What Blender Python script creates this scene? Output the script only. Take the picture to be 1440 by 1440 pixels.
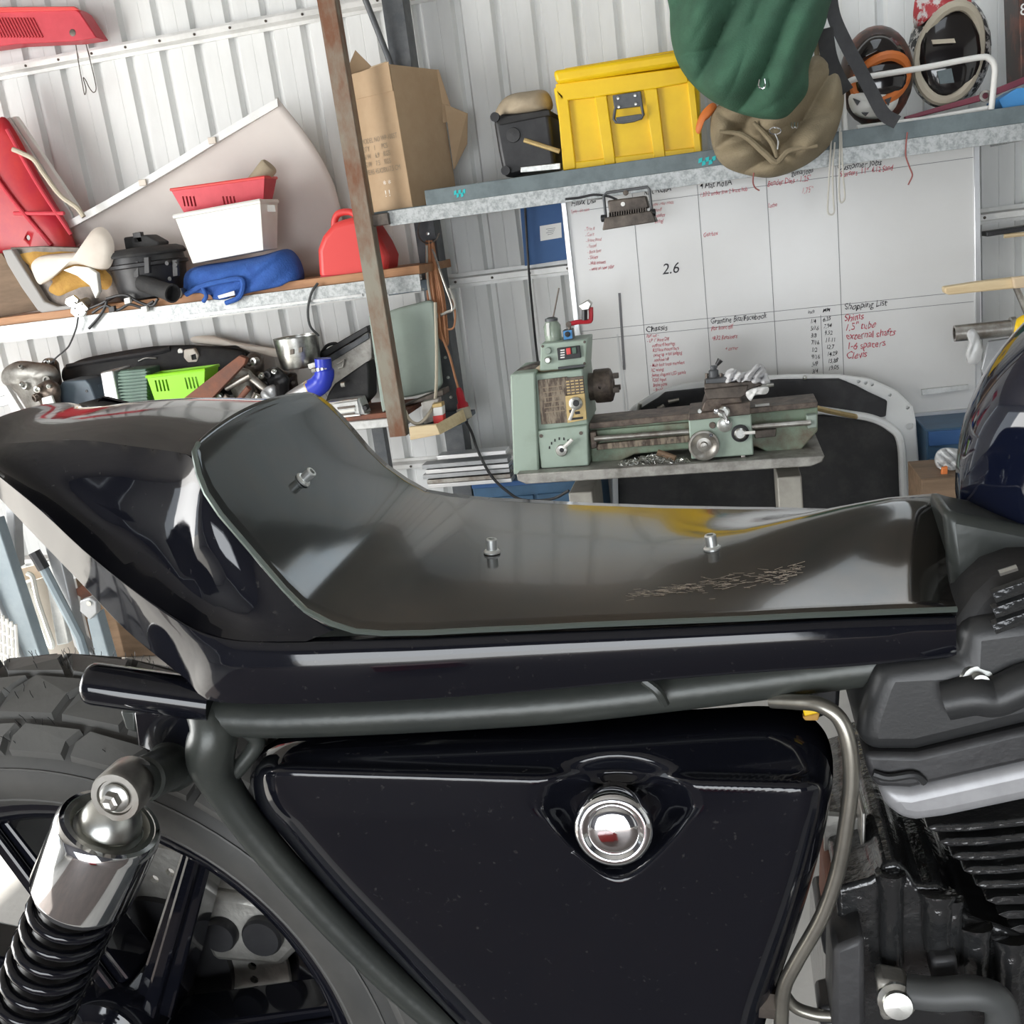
import bpy, bmesh, math, random
from math import sin, cos, pi, radians, sqrt
from mathutils import Vector, Matrix
random.seed(7)
for o in list(bpy.data.objects): bpy.data.objects.remove(o)
S = bpy.context.scene
COL = S.collection
V = Vector

# ------------------------------------------------------------------ camera
FPX, PITCH, ROLL, YAW, CAMH = 1450.0, radians(15.0), radians(7.45), radians(12.9), 1.65
F_ = V((-sin(YAW)*cos(PITCH), cos(YAW)*cos(PITCH), -sin(PITCH)))
R0 = V((cos(YAW), sin(YAW), 0)); U0 = R0.cross(F_)
R_ = R0*cos(ROLL) - U0*sin(ROLL); U_ = U0*cos(ROLL) + R0*sin(ROLL)
CP = V((0, 0, CAMH))
cam = bpy.data.cameras.new('camera'); camo = bpy.data.objects.new('camera', cam); COL.objects.link(camo)
cam.sensor_width = 36.0; cam.lens = 36.0*FPX/1440.0; cam.clip_start = 0.02; cam.clip_end = 200
camo.matrix_world = Matrix((
    (R_.x, U_.x, -F_.x, CP.x), (R_.y, U_.y, -F_.y, CP.y), (R_.z, U_.z, -F_.z, CP.z), (0, 0, 0, 1)))
S.camera = camo

# ------------------------------------------------------------------ light
S.view_settings.view_transform = 'Standard'; S.view_settings.look = 'None'
S.view_settings.gamma = 1.0; S.view_settings.exposure = 0.3
W = bpy.data.worlds.new('sky'); S.world = W; W.use_nodes = True
wn = W.node_tree.nodes; wn.clear()
wo = wn.new('ShaderNodeOutputWorld'); wb_ = wn.new('ShaderNodeBackground')
wb_.inputs['Color'].default_value = (0.86, 0.93, 1.0, 1); wb_.inputs['Strength'].default_value = 2.2
W.node_tree.links.new(wb_.outputs[0], wo.inputs[0])
sun = bpy.data.lights.new('sun_offscreen', 'SUN'); sun.energy = 11.0; sun.angle = radians(0.6); sun.color = (1, .95, .87)
suno = bpy.data.objects.new('sun_offscreen', sun); COL.objects.link(suno); suno.location = (-12, -3, 9)
suno.rotation_euler = V((0.80, 0.22, -0.62)).to_track_quat('-Z', 'Y').to_euler()
def area(name, loc, d, sx, sy, power, color):
    l = bpy.data.lights.new(name, 'AREA'); l.shape = 'RECTANGLE'; l.size = sx; l.size_y = sy
    l.energy = power; l.color = color
    o = bpy.data.objects.new(name, l); COL.objects.link(o); o.location = loc
    o.rotation_euler = V(d).to_track_quat('-Z', 'Z').to_euler(); return o
# daylight coming in through the two open roller doors
area('daylight_side_door_offscreen', (-5.98, 0.7, 1.5), (1, 0.12, 0.0), 4.4, 2.8, 300, (1, .98, .95))
area('daylight_front_door_offscreen', (-.4, -3.78, 1.05), (0, 1, 0.0), 3.8, 1.9, 120, (.94, .97, 1))

# ------------------------------------------------------------------ projection helpers
def ray(u, v): return F_ + R_*((u-720)/FPX) + U_*((720-v)/FPX)
def P(u, v, y):
    d = ray(u, v); return CP + d*(y/d.y)
def PZ(u, v, z):
    d = ray(u, v); return CP + d*((z-CAMH)/d.z)
def proj(p):
    q = V(p)-CP; w = q.dot(F_); return (720+FPX*q.dot(R_)/w, 720-FPX*q.dot(U_)/w)

# ------------------------------------------------------------------ materials
MATS = {}
def mat(name, col, rough=.5, metal=0., col2=None, sc=8., thr=(.4, .65), bump=0., bsc=60., coat=0., trans=0., emit=0.,
        stretch=(1, 1, 1), spec=.5, rvar=0.):
    m = bpy.data.materials.new(name); m.use_nodes = True; nt = m.node_tree; n = nt.nodes; L = nt.links.new
    b = n['Principled BSDF']; c = tuple(col)+(1,)
    b.inputs['Base Color'].default_value = c; b.inputs['Roughness'].default_value = rough
    b.inputs['Metallic'].default_value = metal; b.inputs['Coat Weight'].default_value = coat
    b.inputs['Coat Roughness'].default_value = .04
    b.inputs['Specular IOR Level'].default_value = spec
    b.inputs['Transmission Weight'].default_value = trans
    if emit: b.inputs['Emission Color'].default_value = c; b.inputs['Emission Strength'].default_value = emit
    if col2 or bump or rvar:
        tc = n.new('ShaderNodeTexCoord'); mp = n.new('ShaderNodeMapping'); mp.inputs['Scale'].default_value = stretch
        L(tc.outputs['Object'], mp.inputs['Vector'])
    if col2 or rvar:
        nz = n.new('ShaderNodeTexNoise'); nz.inputs['Scale'].default_value = sc; nz.inputs['Detail'].default_value = 6
        nz.inputs['Roughness'].default_value = .65
        L(mp.outputs[0], nz.inputs['Vector'])
    if col2:
        r = n.new('ShaderNodeValToRGB'); e = r.color_ramp.elements
        e[0].position, e[1].position = thr; e[0].color = c; e[1].color = tuple(col2)+(1,)
        L(nz.outputs[0], r.inputs[0]); L(r.outputs[0], b.inputs['Base Color'])
    if rvar:
        mr = n.new('ShaderNodeMapRange'); mr.inputs[1].default_value = .3; mr.inputs[2].default_value = .7
        mr.inputs[3].default_value = max(0, rough-rvar); mr.inputs[4].default_value = rough+rvar
        L(nz.outputs[0], mr.inputs[0]); L(mr.outputs[0], b.inputs['Roughness'])
    if bump:
        nb = n.new('ShaderNodeTexNoise'); nb.inputs['Scale'].default_value = bsc; nb.inputs['Detail'].default_value = 4
        bp = n.new('ShaderNodeBump'); bp.inputs['Strength'].default_value = bump; bp.inputs['Distance'].default_value = .01
        L(mp.outputs[0], nb.inputs['Vector']); L(nb.outputs[0], bp.inputs['Height']); L(bp.outputs[0], b.inputs['Normal'])
    MATS[name] = m; return m
mat('cladding', (.80, .81, .80), .42, .0, (.66, .67, .66), 3., (.45, .8), .05, 6., stretch=(1, 1, .25))
mat('girt', (.78, .78, .76), .38, .25, (.62, .62, .60), 6.)
mat('galv', (.50, .52, .52), .45, .45, (.30, .32, .32), 60., (.42, .62))
mat('galv2', (.70, .71, .70), .35, .5, (.55, .56, .55), 30.)
mat('greysteel', (.16, .20, .21), .5, .1, (.12, .15, .16), 12.)
mat('darksteel', (.085, .092, .10), .5, .3, (.14, .145, .15), 10.)
mat('rust', (.27, .25, .20), .7, .2, (.19, .085, .045), 5., (.42, .6), .15, 40., stretch=(1, 1, .4))
mat('rust2', (.25, .10, .06), .8, .1, (.16, .08, .06), 9., (.35, .6), .2, 40.)
mat('concrete', (.50, .49, .47), .7, 0, (.36, .355, .34), 1.8, (.35, .7), .1, 30.)
mat('ply', (.48, .25, .12), .6, 0, (.36, .17, .08), 7., stretch=(.4, 3, 3))
mat('pine', (.72, .58, .36), .6, 0, (.60, .44, .25), 6., stretch=(.4, 4, 4))
mat('cardboard', (.50, .355, .22), .8, 0, (.43, .29, .17), 5., (.4, .75), .08, 50.)
mat('cardlight', (.66, .52, .35), .8, 0, (.56, .42, .27), 4., (.45, .8), .08, 50.)
mat('yellow', (.88, .58, .006), .42, 0, (.80, .50, .004), 4.)
mat('red', (.42, .014, .032), .38, 0, (.52, .03, .03), 5.)
mat('redfade', (.66, .06, .085), .45, 0, (.50, .03, .05), 4., (.35, .7))
mat('redplastic', (.72, .06, .055), .4)
mat('whiteplastic', (.86, .85, .80), .4, 0, (.78, .77, .72), 4.)
mat('offwhite', (.72, .66, .58), .55, 0, (.58, .50, .43), 3., (.4, .75), .05, 8.)
mat('pinkwhite', (.70, .65, .61), .6, 0, (.64, .585, .55), 2.5, (.4, .75), .06, 5.)
mat('whitepaint', (.84, .85, .84), .35, 0, (.70, .70, .66), 7., (.55, .85))
mat('board', (.80, .80, .79), .22, 0, (.76, .755, .74), 2., (.4, .8))
mat('alu', (.74, .75, .76), .3, .8)
mat('chrome', (.86, .87, .88), .07, 1.)
mat('zinc', (.68, .69, .66), .3, 1., (.45, .45, .42), 30.)
mat('boltzinc', (.80, .82, .80), .32, .75)
mat('palestroke', (.62, .52, .42), .5, .3)
mat('steel', (.46, .45, .42), .35, .85, (.26, .23, .20), 14.)
mat('oldsteel', (.16, .135, .115), .5, .6, (.08, .068, .06), 14.)
mat('castiron', (.20, .16, .13), .5, .6, (.10, .08, .07), 22., (.4, .6), .15, 80.)
mat('alum_cast', (.42, .41, .38), .5, .6, (.22, .21, .19), 12., (.4, .65), .2, 60.)
mat('black', (.014, .014, .016), .42, 0, (.03, .03, .032), 12.)
mat('blackmatt', (.022, .022, .023), .75, 0, (.045, .044, .042), 10., (.45, .75), .15, 60.)
mat('blackinsul', (.020, .020, .023), .6, 0, (.045, .045, .047), 9., (.45, .7), .15, 25.)
mat('rubber', (.085, .085, .081), .55, 0, (.115, .112, .104), 8., (.4, .7), .06, 90.)
mat('tyrebase', (.040, .040, .038), .6, 0, (.065, .063, .058), 8.)
mat('paintblack', (.006, .0065, .010), .06, 0, (.035, .034, .034), 190., (.63, .74), bump=.012, bsc=9., rvar=.03)
mat('paintblue', (.005, .007, .018), .05, 0, bump=.006, bsc=7.)
mat('panmetal', (.072, .085, .090), .13, .92, (.135, .115, .096), 3., (.4, .65), .012, 6., rvar=.05, coat=.3)
mat('pansteeledge', (.20, .24, .22), .35, .8)
mat('frameblack', (.040, .045, .042), .36, .2, (.056, .061, .054), 9., (.4, .7), .05, 90.)
mat('airbox', (.022, .023, .024), .42, 0, (.030, .031, .032), 20., bump=.03, bsc=420.)
mat('silverpaint', (.36, .36, .37), .42, .3, (.31, .31, .32), 60.)
mat('engine', (.022, .023, .024), .16, .2, (.036, .036, .036), 12., (.4, .7), .35, 60., coat=.5)
mat('enginegrey', (.042, .042, .044), .5, .1, (.026, .026, .028), 18., bump=.1, bsc=80.)
mat('hosegrey', (.062, .065, .065), .5)
mat('tubegrey', (.36, .345, .30), .32, .85, (.27, .26, .23), 20.)
mat('green', (.37, .46, .39), .48, 0, (.27, .33, .27), 5., (.5, .8), .05, 30.)
mat('greendirty', (.25, .33, .24), .5, 0, (.17, .14, .10), 7., (.45, .65), .1, 30.)
mat('sage', (.33, .40, .35), .5, 0, (.28, .33, .29), 4.)
mat('greenheat', (.10, .17, .13), .45, .2, (.06, .10, .08), 8.)
mat('lime', (.30, .72, .02), .42)
mat('slate', (.095, .13, .16), .5, 0, (.075, .10, .13), 6.)
mat('bluepanel', (.035, .115, .30), .55, 0, (.028, .095, .26), 4.)
mat('bluecab', (.045, .12, .22), .5, 0, (.035, .09, .16), 5.)
mat('denim', (.035, .12, .42), .85, 0, (.022, .08, .32), 14., (.35, .7), .35, 120.)
mat('bluehose', (.035, .06, .55), .3)
mat('canvasgreen', (.045, .125, .075), .85, 0, (.03, .08, .05), 6., (.4, .7), .3, 160.)
mat('khaki', (.27, .22, .14), .85, 0, (.20, .16, .10), 6., (.4, .7), .3, 160.)
mat('tanfabric', (.46, .38, .27), .8, 0, (.38, .31, .22), 9., bump=.2, bsc=60.)
mat('orange', (.62, .17, .035), .55)
mat('foamyellow', (.52, .30, .07), .85, 0, (.40, .21, .05), 14., (.4, .65), .4, 50.)
mat('greyfoam', (.36, .35, .34), .7)
mat('brass', (.62, .47, .22), .4, .5, (.52, .38, .17), 20.)
mat('plate', (.30, .25, .19), .5, .5, (.10, .075, .06), 26., (.42, .58), stretch=(2.2, 1, .5))
mat('rag', (.72, .72, .73), .9, 0, (.42, .42, .44), 8., (.5, .75), .3, 40.)
mat('rope', (.50, .48, .43), .8); mat('redcord', (.30, .10, .09), .8)
mat('inkblack', (.035, .035, .04), .6); mat('inkgrey', (.18, .18, .19), .6)
mat('inkred', (.58, .10, .13), .6); mat('inkpink', (.66, .28, .29), .6); mat('smudge', (.66, .67, .67), .5)
mat('inkbrown', (.30, .24, .17), .8); mat('cyan', (.02, .50, .52), .5)
mat('bluebox', (.06, .28, .62), .4); mat('paper', (.85, .85, .83), .8)
mat('glassjar', (.55, .66, .55), .12, 0, (.62, .70, .60), 8., trans=.55)
mat('clearbag', (.80, .81, .81), .2, 0, trans=.35)
mat('cordorange', (.50, .24, .12), .6, 0, (.40, .17, .08), 20.)
mat('whitewire', (.80, .79, .75), .4); mat('bluegrey', (.27, .32, .35), .45, .1, (.20, .25, .28), 6.)
mat('greysilver', (.42, .43, .44), .42, .35, (.34, .35, .36), 8.)
mat('purplered', (.20, .035, .06), .45); mat('stickerred', (.52, .05, .06), .4, 0, (.75, .70, .68), 22., (.5, .56))
mat('checker', (.02, .02, .02), .35, 0, (.78, .76, .72), 26., (.50, .53)); mat('visor', (.012, .01, .01), .12, coat=.5)
mat('helmetbrown', (.055, .035, .030), .35, 0, (.16, .06, .04), 9., (.5, .6)); mat('rubbercream', (.55, .49, .38), .6)
mat('darkmat', (.115, .098, .092), .8, 0, (.15, .12, .11), 3.); mat('wallblue', (.115, .115, .135), .6); mat('roofliner', (.30, .285, .265), .6, 0, (.24, .23, .215), 3.); mat('standgrey', (.40, .385, .34), .5, 0, (.30, .285, .25), 6.); mat('reddark', (.30, .02, .02), .4)
mat('brownwood', (.20, .13, .08), .7, 0, (.13, .085, .05), 8., stretch=(.5, 3, 3))

pc = mat('polycarb', (.9, .92, .92), .3); nt = pc.node_tree
tr_ = nt.nodes.new('ShaderNodeBsdfTransparent'); mx = nt.nodes.new('ShaderNodeMixShader'); mx.inputs[0].default_value = .18
nt.links.new(tr_.outputs[0], mx.inputs[1]); nt.links.new(nt.nodes['Principled BSDF'].outputs[0], mx.inputs[2]); nt.links.new(mx.outputs[0], nt.nodes['Material Output'].inputs[0])
# ------------------------------------------------------------------ mesh builder
LOC = {}
class MB:
    def __init__(s): s.v = []; s.f = []; s.depth = .03
    def add(s, vs, fs):
        k = len(s.v); s.v += [V(p) for p in vs]; s.f += [tuple(i+k for i in f) for f in fs]; return s
    def box(s, c, d, rot=None):
        c = V(c); x, y, z = d[0]/2, d[1]/2, d[2]/2
        ps = [V((a*x, b*y, e*z)) for a in (-1, 1) for b in (-1, 1) for e in (-1, 1)]
        if rot is not None: ps = [rot @ p for p in ps]
        return s.add([c+p for p in ps], [(0, 1, 3, 2), (4, 6, 7, 5), (0, 4, 5, 1), (2, 3, 7, 6), (0, 2, 6, 4), (1, 5, 7, 3)])
    def prism(s, poly, vec):
        n = len(poly); vec = V(vec); a = [V(p) for p in poly]
        s.add(a+[p+vec for p in a], [tuple(range(n-1, -1, -1)), tuple(range(n, 2*n))] + [(i, (i+1) % n, n+(i+1) % n, n+i) for i in range(n)])
        return s
    def tube(s, pts, r, n=10, closed=False, caps=True):
        pts = [V(p) for p in pts]; m = len(pts)
        rs = r if isinstance(r, (list, tuple)) else [r]*m
        T = []
        for i in range(m):
            a = pts[(i-1) % m] if (closed or i > 0) else pts[i]; b = pts[(i+1) % m] if (closed or i < m-1) else pts[i]
            T.append((b-a).normalized())
        x = T[0].orthogonal().normalized(); rings = []
        for i in range(m):
            x = (x - T[i]*x.dot(T[i]))
            x = x.normalized() if x.length > 1e-6 else T[i].orthogonal().normalized()
            y = T[i].cross(x)
            rings.append([pts[i]+(x*cos(2*pi*j/n)+y*sin(2*pi*j/n))*rs[i] for j in range(n)])
        k = m if closed else m-1
        fs = [(i*n+j, i*n+(j+1) % n, ((i+1) % m)*n+(j+1) % n, ((i+1) % m)*n+j) for i in range(k) for j in range(n)]
        if caps and not closed: fs += [tuple(range(n-1, -1, -1)), tuple((m-1)*n+j for j in range(n))]
        return s.add([p for q in rings for p in q], fs)
    def lathe(s, prof, o, ax, n=24, a0=0., a1=2*pi, ref=None):
        o = V(o); ax = V(ax).normalized(); x = (V(ref)-ax*V(ref).dot(ax)).normalized() if ref else ax.orthogonal().normalized(); y = ax.cross(x); full = abs(a1-a0-2*pi) < 1e-6
        m = n if full else n+1; vs = []
        for r, h in prof:
            for j in range(m):
                a = a0+(a1-a0)*j/n; vs.append(o+ax*h+(x*cos(a)+y*sin(a))*max(r, 1e-5))
        fs = []
        for i in range(len(prof)-1):
            for j in range(n):
                fs.append((i*m+j, i*m+(j+1) % m, (i+1)*m+(j+1) % m, (i+1)*m+j))
        return s.add(vs, fs)
    def grid(s, rows, closed=False):
        n = len(rows[0]); fs = []
        for i in range(len(rows)-1):
            for j in range(n if closed else n-1):
                fs.append((i*n+j, i*n+(j+1) % n, (i+1)*n+(j+1) % n, (i+1)*n+j))
        return s.add([p for r in rows for p in r], fs)
    def ell(s, c, rx, ry, rz, n=14, m=9, rot=None):
        c = V(c); rows = []
        for i in range(m+1):
            t = pi*i/m-pi/2; row = []
            for j in range(n):
                p = V((rx*cos(t)*cos(2*pi*j/n), ry*cos(t)*sin(2*pi*j/n), rz*sin(t)))
                row.append(c+(rot @ p if rot is not None else p))
            rows.append(row)
        return s.grid(rows, True)
    def build(s, name, m, parent=None, smooth=True, bevel=0., ang=40, seg=2, solid=0., sub=0, merge=True, soff=-1):
        me = bpy.data.meshes.new(name)
        lo = V((min(p.x for p in s.v), min(p.y for p in s.v), min(p.z for p in s.v)))
        hi = V((max(p.x for p in s.v), max(p.y for p in s.v), max(p.z for p in s.v)))
        c = V(((lo.x+hi.x)/2, (lo.y+hi.y)/2, lo.z))
        me.from_pydata([p-c for p in s.v], [], s.f)
        bm = bmesh.new(); bm.from_mesh(me)
        if merge: bmesh.ops.remove_doubles(bm, verts=bm.verts, dist=1e-5)
        bmesh.ops.recalc_face_normals(bm, faces=bm.faces); bm.to_mesh(me); bm.free()
        ms = m if isinstance(m, (list, tuple)) else [m]
        for q in ms: me.materials.append(MATS[q])
        if smooth:
            me.polygons.foreach_set('use_smooth', [True]*len(me.polygons)); me.set_sharp_from_angle(angle=radians(ang))
        me.update()
        o = bpy.data.objects.new(name, me); COL.objects.link(o)
        LOC[o.name] = c
        if parent: o.parent = parent; o.location = c-LOC[parent.name]
        else: o.location = c
        if solid: d = o.modifiers.new('solidify', 'SOLIDIFY'); d.thickness = solid; d.offset = soff
        if bevel:
            d = o.modifiers.new('bevel', 'BEVEL'); d.width = bevel; d.segments = seg; d.limit_method = 'ANGLE'; d.angle_limit = radians(32)
            d.harden_normals = False
        if sub: d = o.modifiers.new('subdivision', 'SUBSURF'); d.levels = sub; d.render_levels = sub
        return o
def stretch(o, zt, part=.15):
    """let the lowest part of a mesh reach down to the surface that carries it"""
    c = LOC[o.name]; zs = [v.co.z for v in o.data.vertices]; lo, hi = min(zs), max(zs); zm = lo+(hi-lo)*part; t = zt-c.z
    if t >= lo: return o
    for v in o.data.vertices:
        if v.co.z < zm: v.co.z = zm-(zm-v.co.z)*(zm-t)/(zm-lo)
    o.data.update(); return o
def rest(o, zt, yf):
    """nothing behind the front edge of a shelf sinks into it"""
    c = LOC[o.name]
    for v in o.data.vertices:
        if v.co.y+c.y > yf: v.co.z = max(v.co.z, zt-c.z)
    o.data.update(); return o
def cut(o, mb):
    """real openings: subtract the shapes in mb from the mesh"""
    me = bpy.data.meshes.new('cut'); me.from_pydata(mb.v, [], mb.f); bm = bmesh.new(); bm.from_mesh(me)
    bmesh.ops.recalc_face_normals(bm, faces=bm.faces); bm.to_mesh(me); bm.free()
    k = bpy.data.objects.new('cut', me); COL.objects.link(k); d = o.modifiers.new('cut', 'BOOLEAN'); d.object = k; d.operation = 'DIFFERENCE'; d.solver = 'EXACT'
    bpy.context.view_layer.update()
    new = bpy.data.meshes.new_from_object(o.evaluated_get(bpy.context.evaluated_depsgraph_get())); o.modifiers.clear(); nm = o.data.name; o.data = new
    bpy.data.objects.remove(k); bpy.data.meshes.remove(me); return o
def hole(mb, p, ax, r, n=12):
    ax = V(ax).normalized(); x = ax.orthogonal().normalized(); y = ax.cross(x); return mb.prism([V(p)+(x*cos(2*pi*i/n)+y*sin(2*pi*i/n))*r for i in range(n)], ax*.0+ax*mb.depth)
def tag(o, label, cat, group=None):
    o['label'] = label; o['category'] = cat
    if group: o['group'] = group
    return o
def struct(o): o['kind'] = 'structure'; return o
def thing(name, label, cat, loc, group=None):
    o = bpy.data.objects.new(name, None); COL.objects.link(o); o.location = loc; o.empty_display_size = .05
    LOC[o.name] = V(loc); return tag(o, label, cat, group)
def sthing(name, loc):
    o = bpy.data.objects.new(name, None); COL.objects.link(o); o.location = loc; LOC[o.name] = V(loc); return struct(o)
def quad(px, y): return [P(u, v, y) for u, v in px]
def slab(px, y, t): return MB().prism(quad(px, y), (0, t, 0))
def smooth_path(pts, k=6, closed=False):
    pts = [V(p) for p in pts]; n = len(pts); out = []
    for i in range(n if closed else n-1):
        a = pts[(i-1) % n] if (closed or i > 0) else pts[0]*2-pts[1]
        b = pts[i]; c = pts[(i+1) % n]
        d = pts[(i+2) % n] if (closed or i < n-2) else pts[-1]*2-pts[-2]
        for j in range(k):
            t = j/k; out.append(.5*((2*b)+(c-a)*t+(2*a-5*b+4*c-d)*t*t+(3*b-a-3*c+d)*t**3))
    if not closed: out.append(pts[-1])
    return out
def cable(px, y, r, k=6, n=7): return MB().tube(smooth_path([P(q[0], q[1], q[2] if len(q) > 2 else y) for q in px], k), r, n)
def lettering(s, p, size, mname, parent, name='lettering', xd=(1, 0, 0), zd=(0, 0, 1), shear=.15, wid=1.0, off=0.0, wob=0.0):
    cu = bpy.data.curves.new('t', 'FONT'); cu.body = s; cu.size = size; cu.shear = shear; cu.resolution_u = 3; cu.offset = off
    t = bpy.data.objects.new('t', cu); COL.objects.link(t)
    me = bpy.data.meshes.new_from_object(t.evaluated_get(bpy.context.evaluated_depsgraph_get()))
    bpy.data.objects.remove(t); bpy.data.curves.remove(cu)
    x = V(xd).normalized(); z = V(zd).normalized(); p = V(p)
    f = 5.2/size; ph = random.uniform(0, 6)
    for w in me.vertices:
        c = w.co.copy()
        if wob: c.y += wob*size*(sin(c.x*f*.55+ph)+.7*sin(c.x*f*1.7+2*ph)); c.x += wob*size*(.9*sin(c.y*f*1.1+c.x*f*.8+ph)+.6*sin(c.y*f*2.3-c.x*f*.5))
        w.co = x*c.x*wid+z*c.y
    me.name = name; me.materials.clear(); me.materials.append(MATS[mname]); me.update()
    o = bpy.data.objects.new(name, me); COL.objects.link(o); LOC[o.name] = p
    if parent: o.parent = parent; o.location = p-LOC[parent.name]
    else: o.location = p
    return o
# ================================================================== THE SHED
YW = 5.2
struct(MB().box((-.5, .9, -.06), (11, 9.4, .12)).build('floor', 'concrete', smooth=False))
struct(MB().box((-9.2, 1, -.08), (6.2, 16, .12)).build('ground', 'concrete', smooth=False))
struct(MB().box((-.5, -6.8, -.08), (11, 5.8, .12)).build('ground', 'concrete', smooth=False))
wall = sthing('wall_back', (-.5, YW, 0))
PITCHR = .19; X0 = -.023
def sheet(x0):
    prof = []
    for k in range(4):
        b = x0+k*PITCHR
        prof += [(b+.0, 0), (b+.060, 0), (b+.063, .0015), (b+.066, 0), (b+.128, 0), (b+.142, .030), (b+.168, .030), (b+.182, 0)]
    prof.append((x0+4*PITCHR, 0))
    m = MB(); m.grid([[V((x, YW+d, z)) for x, d in prof] for z in (0.0, 3.4)])
    return m.build('cladding_sheet', 'cladding', wall, smooth=False)
x = X0-.128-.007-29*PITCHR
while x < 5.0:
    sheet(x); x += 4*PITCHR
# plain other walls, roof and door surrounds
def wbox(name, c, d): return struct(MB().box(c, d).build(name, 'cladding', smooth=False))
wbox('wall_right', (5.03, .9, 1.7), (.06, 9.4, 3.4))
lw = sthing('wall_left', (-6.0, .9, 0))
for c, d in (((-6.0, 4.2, 1.7), (.06, 2.2, 3.4)), ((-6.0, -2.7, 1.7), (.06, 2.0, 3.4)), ((-6.0, .7, 3.2), (.06, 4.8, .4))):
    MB().box(c, d).build('wall_panel', 'cladding', lw, smooth=False)
fw = sthing('wall_front', (-.5, -3.8, 0))
for c, d in (((-4.2, -3.8, 1.7), (3.6, .06, 3.4)), ((3.3, -3.8, 1.7), (3.4, .06, 3.4)), ((-.4, -3.8, 2.75), (4.0, .06, 1.3))):
    MB().box(c, d).build('wall_panel', 'wallblue', fw, smooth=False)
# unseen: dark mat added to deepen the black paint, red box inferred from it
tag(MB().box((-.2, -1.75, .006), (6.4, 3.6, .012)).build('added_dark_mat', 'darkmat', bevel=.003), 'unseen dark mat added to darken reflections in the motorcycle paint', 'mat')
tc_ = thing('tool_box', 'low red steel tool box standing on the added dark mat opposite the motorcycle', 'tool box', (-.35, -2.0, .012))
MB().box((-.35, -2.0, .15), (.7, .34, .27)).build('box_body', 'reddark', tc_, bevel=.01)
MB().box((-.35, -2.0, .30), (.72, .36, .04)).build('box_lid', 'reddark', tc_, bevel=.01)
MB().tube(smooth_path([V((-.5, -2, .32)), V((-.48, -2, .37)), V((-.22, -2, .37)), V((-.2, -2, .32))], 4), .01, 8).build('carry_handle', 'zinc', tc_)
ce = sthing('ceiling', (-.5, .9, 3.4))
SKY = (.25, 1.15, 1.6, 4.7)   # clear roof sheet
for c, d in (((-2.9, .9, 3.43), (6.3, 9.5, .06)), ((3.1, .9, 3.43), (3.9, 9.5, .06)), ((.7, -1.1, 3.43), (.9, 5.4, .06)), ((.7, 4.95, 3.43), (.9, .5, .06))):
    MB().box(c, d).build('roof_sheet', 'roofliner', ce, smooth=False)
MB().box((.7, 3.15, 3.43), (.9, 3.1, .006)).build('clear_roof_sheet', 'polycarb', ce, smooth=False)

# horizontal top-hat girts
def girt(name, u, v0, v1, x0, x1):
    z1 = P(u, v0, 5.12).z; z0 = P(u, v1, 5.12).z; h = z1-z0
    prof = [(5.2, z1), (5.19, z1), (5.19, z1-h*.26), (5.13, z1-h*.36), (5.13, z1-h*.72), (5.19, z1-h*.78), (5.19, z0), (5.2, z0)]
    g = struct(MB().prism([V((x0, y, z)) for y, z in prof], (x1-x0, 0, 0)).build(name, 'girt', smooth=False))
    m = MB(); k = x0+.1
    while k < x1:
        m.lathe([(.0065, 0), (.0065, .004), (.003, .007), (0, .007)], (k, 5.13, z1-h*.55), (0, -1, 0), 8); k += .095*2
    m.build('screw', 'oldsteel', g)
girt('trim_1', 240, 41.5, 64, -5.4, 4.9)
girt('trim_2', 700, 378, 399, -5.4, 4.9)
girt('trim_3', 1330, 585, 602, -5.4, 4.9)

# dark steel column and brace rod
def postpx(name, px, y, t, m, label, cat):
    return tag(slab(px, y, t).build(name, m, bevel=.004), label, cat)
c = thing('steel_column', 'dark steel column standing against the corrugated wall behind the cardboard box', 'column', (P(600, 400, 4.98).x, 4.98, 0))
xa = P(620, 500, 4.95).x
MB().box((xa, 4.99, 1.7), (.10, .012, 3.4)).box((xa-.046, 5.05, 1.7), (.008, .12, 3.4)).box((xa+.046, 5.05, 1.7), (.008, .12, 3.4)).build('channel', 'darksteel', c, bevel=.002)
for i in range(16):
    MB().lathe([(.008, 0), (.008, .004), (0, .005)], (xa+.012, 4.984, 2.3-.1*i), (0, -1, 0), 8).build('bolt_head', 'zinc', c)
tag(MB().tube([P(506, -20, 4.9), P(548, 86, 4.95), P(560, 118, 4.97)], .014, 10).build('brace_rod', 'darksteel'), 'thin dark diagonal brace rod above the cardboard box', 'rod')

# ---- upper shelf
YS = 4.55
zt = P(820, 236, YS).z; zl = P(820, 259, YS).z; zb = P(820, 281, YS).z
us = thing('wall_shelf', 'long upper wall shelf with grey lip and galvanised front beam', 'shelf', (.1, YS, zb))
xl = P(597, 272, YS).x
MB().box(((xl+3.2)/2, YS+.012, (zt+zl)/2), (3.2-xl, .024, zt-zl)).build('front_lip', 'greysteel', us, bevel=.003)
MB().box(((xl-.28+3.2)/2, YS+.30, zl-.006), (3.2-xl+.28, .56, .022)).build('shelf_board', 'greysteel', us, bevel=.002)
xb = P(545, 295, YS).x
MB().prism([V((xb, y, z)) for y, z in ((YS, zl), (YS, zb), (YS+.05, zb), (YS+.05, zb+.008), (YS+.008, zb+.008), (YS+.008, zl))], (3.2-xb, 0, 0)).build('front_beam', 'galv', us, smooth=False)
MB().box((xb-.06, YS-.005, zb+.032), (.13, .04, .05)).build('end_bracket', 'oldsteel', us, bevel=.003)
for xx in (-.55, .3, 1.2, 2.1):
    MB().box((xx, YS+.30, zb+.02), (.03, .55, .035)).build('cross_bearer', 'galv', us)
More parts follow.
